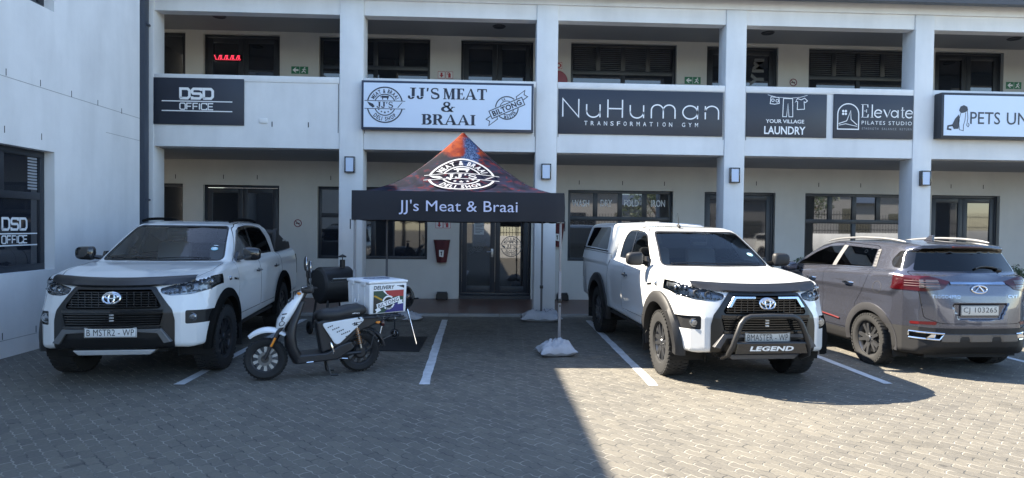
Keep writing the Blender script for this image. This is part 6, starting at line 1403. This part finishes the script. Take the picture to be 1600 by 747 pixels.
fx = lambda f: X0+(X1-X0)*f; fz = lambda f: Z0+(Z1-Z0)*f; pp = lambda L_: [(fx(a), fz(b_)) for a, b_ in L_]
D('sticker', pp([(0, 0), (1, 0), (1, 1), (0, 1)]), mat('print_green', (.012, .055, .035), .45), .000)
D('sticker_red', pp([(.32, 1), (1, 1), (1, .70), (.80, .72), (.55, .68)]), mat('print_red', (.36, .025, .03), .45), .0008); D('sticker_blue', pp([(.35, 0), (1, 0), (1, .40), (.75, .42), (.55, .22)]), mat('print_blue', (.02, .02, .17), .45), .0008)
D('sticker_black', pp([(0, .0), (.10, .0), (.32, .22), (.30, .48), (.0, .72)]), mat('print_black', (.012, .012, .012), .45), .0008); D('sticker_yellow', pp([(0, .80), (.06, .80), (.30, .60), (.27, .55), (.04, .74), (0, .74)]), mat('print_yellow', (.50, .28, .02), .45), .0012)
D('sticker_white', pp([(.36, 1), (.44, .84), (.50, .80), (.46, .78), (.33, .93), (.30, 1)]), WHITEINK, .0014)
k = Ink(); rg = Ink(); [rg.ring(.0, .135, .078, .020, math.radians(a_), math.radians(b_), 20) for a_, b_ in ((48, 165), (228, 345))]; rg.lay('badge_ring', WHITEINK, bo, fy(.0018)); Ink().disc(0, .135, .064).lay('badge_disc', mat('print_black', (.012, .012, .012), .45), bo, fy(.0017))
a = math.radians(15); c, s_ = math.cos(a), math.sin(a); Rr = lambda x_, y_: (x_*c-y_*s_, .135+x_*s_+y_*c)
Ink().poly([Rr(-.165, -.032), Rr(.165, -.032), Rr(.165, .032), Rr(-.165, .032)]).lay('ribbon', WHITEINK, bo, fy(.0024))
for sx_ in (-1, 1): Ink().poly([Rr(sx_*.165, -.02), Rr(sx_*.20, -.028), Rr(sx_*.185, -.05), Rr(sx_*.20, -.075), Rr(sx_*.12, -.062), Rr(sx_*.13, -.036)]).lay('ribbon_tail', WHITEINK, bo, fy(.0022))
k = Ink(); V, F = text2d('BILTONG', .012, 1.12); lo, hi = V.min(0), V.max(0); W = (V-(lo+hi)/2)/(hi-lo)*np.array([.295, .046]); k.raw([Rr(*p) for p in W], F); k.lay('badge_lettering', SLOT, bo, fy(.0032))
k = Ink(); k.arctext('MASTER', 0, .135, .078, -PI/2+.1, 1.1, .02, .03, inside=True); k.lay('badge_lettering', SLOT, bo, fy(.0030))
k = Ink(); k.text('BILTONG MASTER', 0, 0, .40, .10, .03); k.ring(0, 0, .2, .03, ry=.6); k.lay('lid_print', mat('print_navy', (.05, .09, .2), .5), bo, lambda u, v_: (u*.8, v_*1.2+.02, BOXH+.002))
# ================================================================ smoker, kettle grill, mat
IRON = mat('black_iron', (.012, .012, .013), .55, noise=(7, .35)); IRONG = mat('greased_black_iron', (.02, .02, .022), .38, noise=(5, .3))
sm = empty('drum_smoker', (-2.44, 10.3, 0), math.radians(-50), label='black drum smoker with a short chimney behind the scooter', cat='smoker')
Rd, zc_ = .285, .80; q = MB(); q.lathe([(0, -.27), (Rd-.03, -.27), (Rd, -.24), (Rd, .24), (Rd-.03, .27), (0, .27)], 36, Matrix.Translation((0, 0, zc_)), 'y'); q.build('drum', IRON, sm)
q = MB(); q.lathe([(Rd+.006, -.25), (Rd+.014, -.24), (Rd+.014, .24), (Rd+.006, .25)], 24, Matrix.Translation((0, 0, zc_)), 'y', -1.2, 1.35); q.build('lid', IRONG, sm)
q = MB(); q.tube([(.28, -.18, zc_+.08), (.34, -.18, zc_+.13), (.34, .18, zc_+.13), (.28, .18, zc_+.08)], .012, 8); q.build('lid_handle', STEEL, sm)
q = MB(); q.tube([(.06, .12, zc_+.24), (.06, .12, 1.20), (.06, .12, 1.21)], .042, 14); q.lathe([(0, .05), (.06, .02), (.065, 0), (0, 0)], 16, Matrix.Translation((.06, .12, 1.25))); q.tube([(.06, .12, 1.2), (.06, .12, 1.26)], .008, 6); q.build('chimney', IRON, sm)
for sx_ in (-1, 1):
    for sy_ in (-1, 1): q = MB(); q.tube([(sx_*.20, sy_*.20, zc_-.22), (sx_*.25, sy_*.25, .06 if sx_ > 0 else .10)], .018, 8); q.build('leg', IRON, sm)
for sy_ in (-1, 1): q = MB(); q.lathe([(.03, -.02), (.09, -.022), (.105, -.012), (.105, .012), (.09, .022), (.03, .02)], 24, Matrix.Translation((-.27, sy_*.28, .105)), 'y'); q.build('wheel', IRON, sm)
q = MB(); q.box(-.25, .25, -.25, .25, .24, .255); q.tube([(-.26, -.27, .105), (-.26, .27, .105)], .010, 6); q.build('shelf', IRON, sm); q = MB(); q.tube([(-.22, -.22, .92), (-.40, -.24, .96), (-.48, -.22, .86)], .016, 8); q.tube([(-.48, -.22, .86), (-.42, -.18, .66)], .014, 8); q.bbox(-.40, -.24, -.30, -.12, .90, 1.03, b=.03); q.build('firebox', IRON, sm)
q = MB(); V = [(-1.82, 8.97), (-.91, 8.89), (-.90, 10.07), (-1.84, 10.05)]; q.prism(V, .004, .012, 'xy'); tag(q.build('floor_mat', mat('black_rubber_mat', (.010, .010, .011), .7, noise=(12, .3))), 'black rubber mat under the kettle grill', 'mat')
kg = empty('kettle_grill', (-1.34, 9.50, .012), .25, label='black kettle grill on chrome legs, standing on the black mat behind the cool box', cat='grill'); ENAM = mat('black_enamel', (.010, .010, .011), .15, coat=.6)
q = MB(); q.lathe([(0, .46), (.10, .465), (.19, .50), (.25, .56), (.28, .63), (.285, .68), (.278, .68), (.27, .63), (.0, .49)], 36); q.build('bowl', ENAM, kg)
q = MB(); q.lathe([(.29, .67), (.29, .70), (.275, .76), (.23, .83), (.15, .885), (.06, .905), (0, .908)], 36); ld = q.build('lid', ENAM, kg); q = MB(); q.tube([(-.05, 0, .90), (-.05, 0, .94), (.05, 0, .94), (.05, 0, .90)], .009, 8); q.build('handle', BLACKPL, ld); q = MB(); q.lathe([(0, .01), (.03, .01), (.035, 0)], 16, Matrix.Translation((.17, -.1, .868))); q.build('vent', STEEL, ld)
q = MB(); q.tube([(.28, 0, .66), (.345, -.03, .665), (.35, .0, .665), (.345, .03, .665), (.28, .03, .66)], .010, 8); q.build('side_handle', BLACKPL, kg)
for a in (-.62, 1.47, 3.9): q = MB(); q.tube([(.20*math.cos(a), .20*math.sin(a), .54), (.36*math.cos(a), .36*math.sin(a), .01 if a < 0 else .07)], .012, 8); q.build('leg', CHROME, kg)
q = MB(); q.lathe([(0, .36), (.15, .37), (.17, .385), (.165, .385), (0, .368)], 28); q.tube([(0, 0, .36), (0, 0, .48)], .02, 8); q.build('ash_pan', STEEL, kg)
for a in (1.47, 3.9): q = MB(); q.lathe([(.03, -.016), (.066, -.016), (.078, -.006), (.078, .006), (.066, .016), (.03, .016)], 24, Matrix.Translation((.37*math.cos(a), .37*math.sin(a), .079)) @ Matrix.Rotation(2.6, 4, 'Z'), 'y'); w_ = q.build('wheel', BLACKPL, kg); q = MB(); q.lathe([(.055, -.018), (.068, -.0185), (.068, .0185), (.055, .018)], 24, Matrix.Translation((.37*math.cos(a), .37*math.sin(a), .079)) @ Matrix.Rotation(2.6, 4, 'Z'), 'y'); q.build('wheel_trim', CHROME, w_)
q = MB(); q.tube([(.37*math.cos(1.47), .37*math.sin(1.47), .079), (.37*math.cos(3.9), .37*math.sin(3.9), .079)], .008, 6); q.build('axle', STEEL, kg)
# ================================================================ planting and an invented yard behind the photographer, added for the window reflections
LEAF = mat('shrub_leaf', (.045, .075, .03), .5, noise=(3, .5)); LEAF2 = mat('tree_leaf', (.05, .075, .032), .55, noise=(1.5, .5)); BARK = mat('bark', (.12, .09, .07), .9, noise=(6, .4), bump=(20, .6))
def leaves(q, C, R_, n, size, r, squash=1.0):
    for _ in range(n):
        d = r.normal(0, 1, 3); d /= np.linalg.norm(d); p = np.array(C)+d*np.array(R_)*(r.random()**.4)
        a = r.normal(0, 1, 3); a /= np.linalg.norm(a); b_ = np.cross(a, r.normal(0, 1, 3)); b_ /= np.linalg.norm(b_)+1e-9; s_ = size*r.uniform(.6, 1.3)
        k0 = len(q.v); q.v += [tuple(p-a*s_), tuple(p+b_*s_*.42), tuple(p+a*s_), tuple(p-b_*s_*.42)]; q.f.append((k0, k0+1, k0+2, k0+3)); q.sm.append(False)
def shrub(x_, y_, h_, wd, seed, label):
    o = empty('shrub', (x_, y_, .04), label=label, cat='shrub', group='shrubs at the pillars'); r = np.random.default_rng(seed); q = MB(); st = MB()
    for i in range(11):
        a = r.uniform(0, 2*PI); l_ = r.uniform(.6, 1.0)*h_; e = Vector((wd*.5*math.cos(a)*r.random(), wd*.5*math.sin(a)*r.random(), l_)); st.tube([(0, 0, 0), e*.5+Vector((0, 0, .05)), e], [.012, .009, .004], 5); 
        for f in (.45, .7, .95): leaves(q, e*f, (.13, .13, .10), 38, .035, r)
    q.build('foliage', LEAF, o); st.build('stem', BARK, o)
shrub(6.2, 12.1, 1.2, .8, 1, 'leafy green shrub between the white bakkie and the hatchback'); shrub(10.55, 12.1, 1.15, .9, 2, 'leafy green shrub beyond the hatchback at the right edge')
def tree(x_, y_, h_, rad, seed, label):  # unseen invented trees, added for the window panes to mirror
    o = empty('tree', (x_, y_, 0), label=label, cat='tree', group='unseen trees added behind the photographer'); r = np.random.default_rng(seed); q = MB(); tr = MB(); tr.tube([(0, 0, -.1), (.05, .02, h_*.25), (.0, .08, h_*.5)], [.16, .12, .09], 10)
    for i in range(10):
        a = 2*PI*i/10+r.uniform(-.3, .3); rr = rad*r.uniform(.3, .95); e = Vector((rr*math.cos(a), rr*math.sin(a), h_*r.uniform(.5, .95))); tr.tube([(0, .05, h_*.4), e*.55+Vector((0, 0, h_*.12)), e], [.06, .04, .015], 6); leaves(q, e, (rad*.45, rad*.45, h_*.16), 240, .11, r)
    q.build('crown', LEAF2, o); tr.build('trunk', BARK, o)
for i, (x_, y_, h_, rad, lb) in enumerate(((-4.6, -11, 4.6, 1.7, 'shorter added green tree nearest the wing wall, behind the photographer'), (-3.0, -13.5, 5.2, 1.9, 'taller added green tree behind the photographer, beside the boundary wall end'), (13.5, -17, 6.0, 2.4, 'added green tree behind the boundary wall, mirrored in the laundry window'), (24, -17, 5.5, 2.2, 'added green tree behind the far end of the boundary wall'))): tree(x_, y_, h_, rad, 20+i, lb)
bw = empty('added_boundary_wall', (16, -12, 0), label='added low white boundary wall with a black palisade, mirrored in the windows', cat='wall'); q = MB(); q.bbox(-17, 20, -.11, .11, 0, 1.5, b=.02); q.build('wall', WALL, bw)  # invented wall and palisade, added to give the shop glass its reflections
q = MB()
for z_ in (1.7, 2.4): q.box(-17, 20, -.02, .02, z_, z_+.05)
for i in range(186): x_ = -17+.2*i; q.box(x_-.02, x_+.02, -.025, -.021, 1.5, 2.7)
q.build('palisade', BLACKPL, bw)
bd = empty('facing_building', (22, -34, 0), label='grey building across the street, mirrored in the laundry window', cat='building'); q = MB(); q.box(-18, 24, -4, 4, 0, 5.2); q.build('wall', mat('grey_plaster', (.20, .20, .205), .85, noise=(1, .1)), bd); q = MB(); q.prism([(-4.5, 5.2), (4.5, 5.2), (0, 6.6)], -18.4, 24.4, 'yz'); q.build('roof', ROOF, bd)
for i in range(7): boxobj('window', PANE, bd, -15+5.6*i, -12.6+5.6*i, 4.0, 4.05, 1.2, 3.2)
def copy_tree(o, parent=None):
    c = o.copy(); COL.objects.link(c); c.parent = parent
    for ch in o.children: copy_tree(ch, c)
    return c
for x_, y_, rz, lb in ((19.5, -8.2, 3.0, 'added white canopy bakkie parked across the yard, mirrored in the right hand window'), (9.2, -8.0, .05, 'added white canopy bakkie by the boundary wall, mirrored in the laundry window')):  # invented parked vehicles, added only to show as reflections
    c = copy_tree(t2); c.location = (x_, y_, 0); c.rotation_euler.z = rz; c['label'] = lb
    for ch in list(c.children):
        if ch.name.split('.')[0] == 'number_plate':
            for g in list(ch.children): bpy.data.objects.remove(g)
            bpy.data.objects.remove(ch)
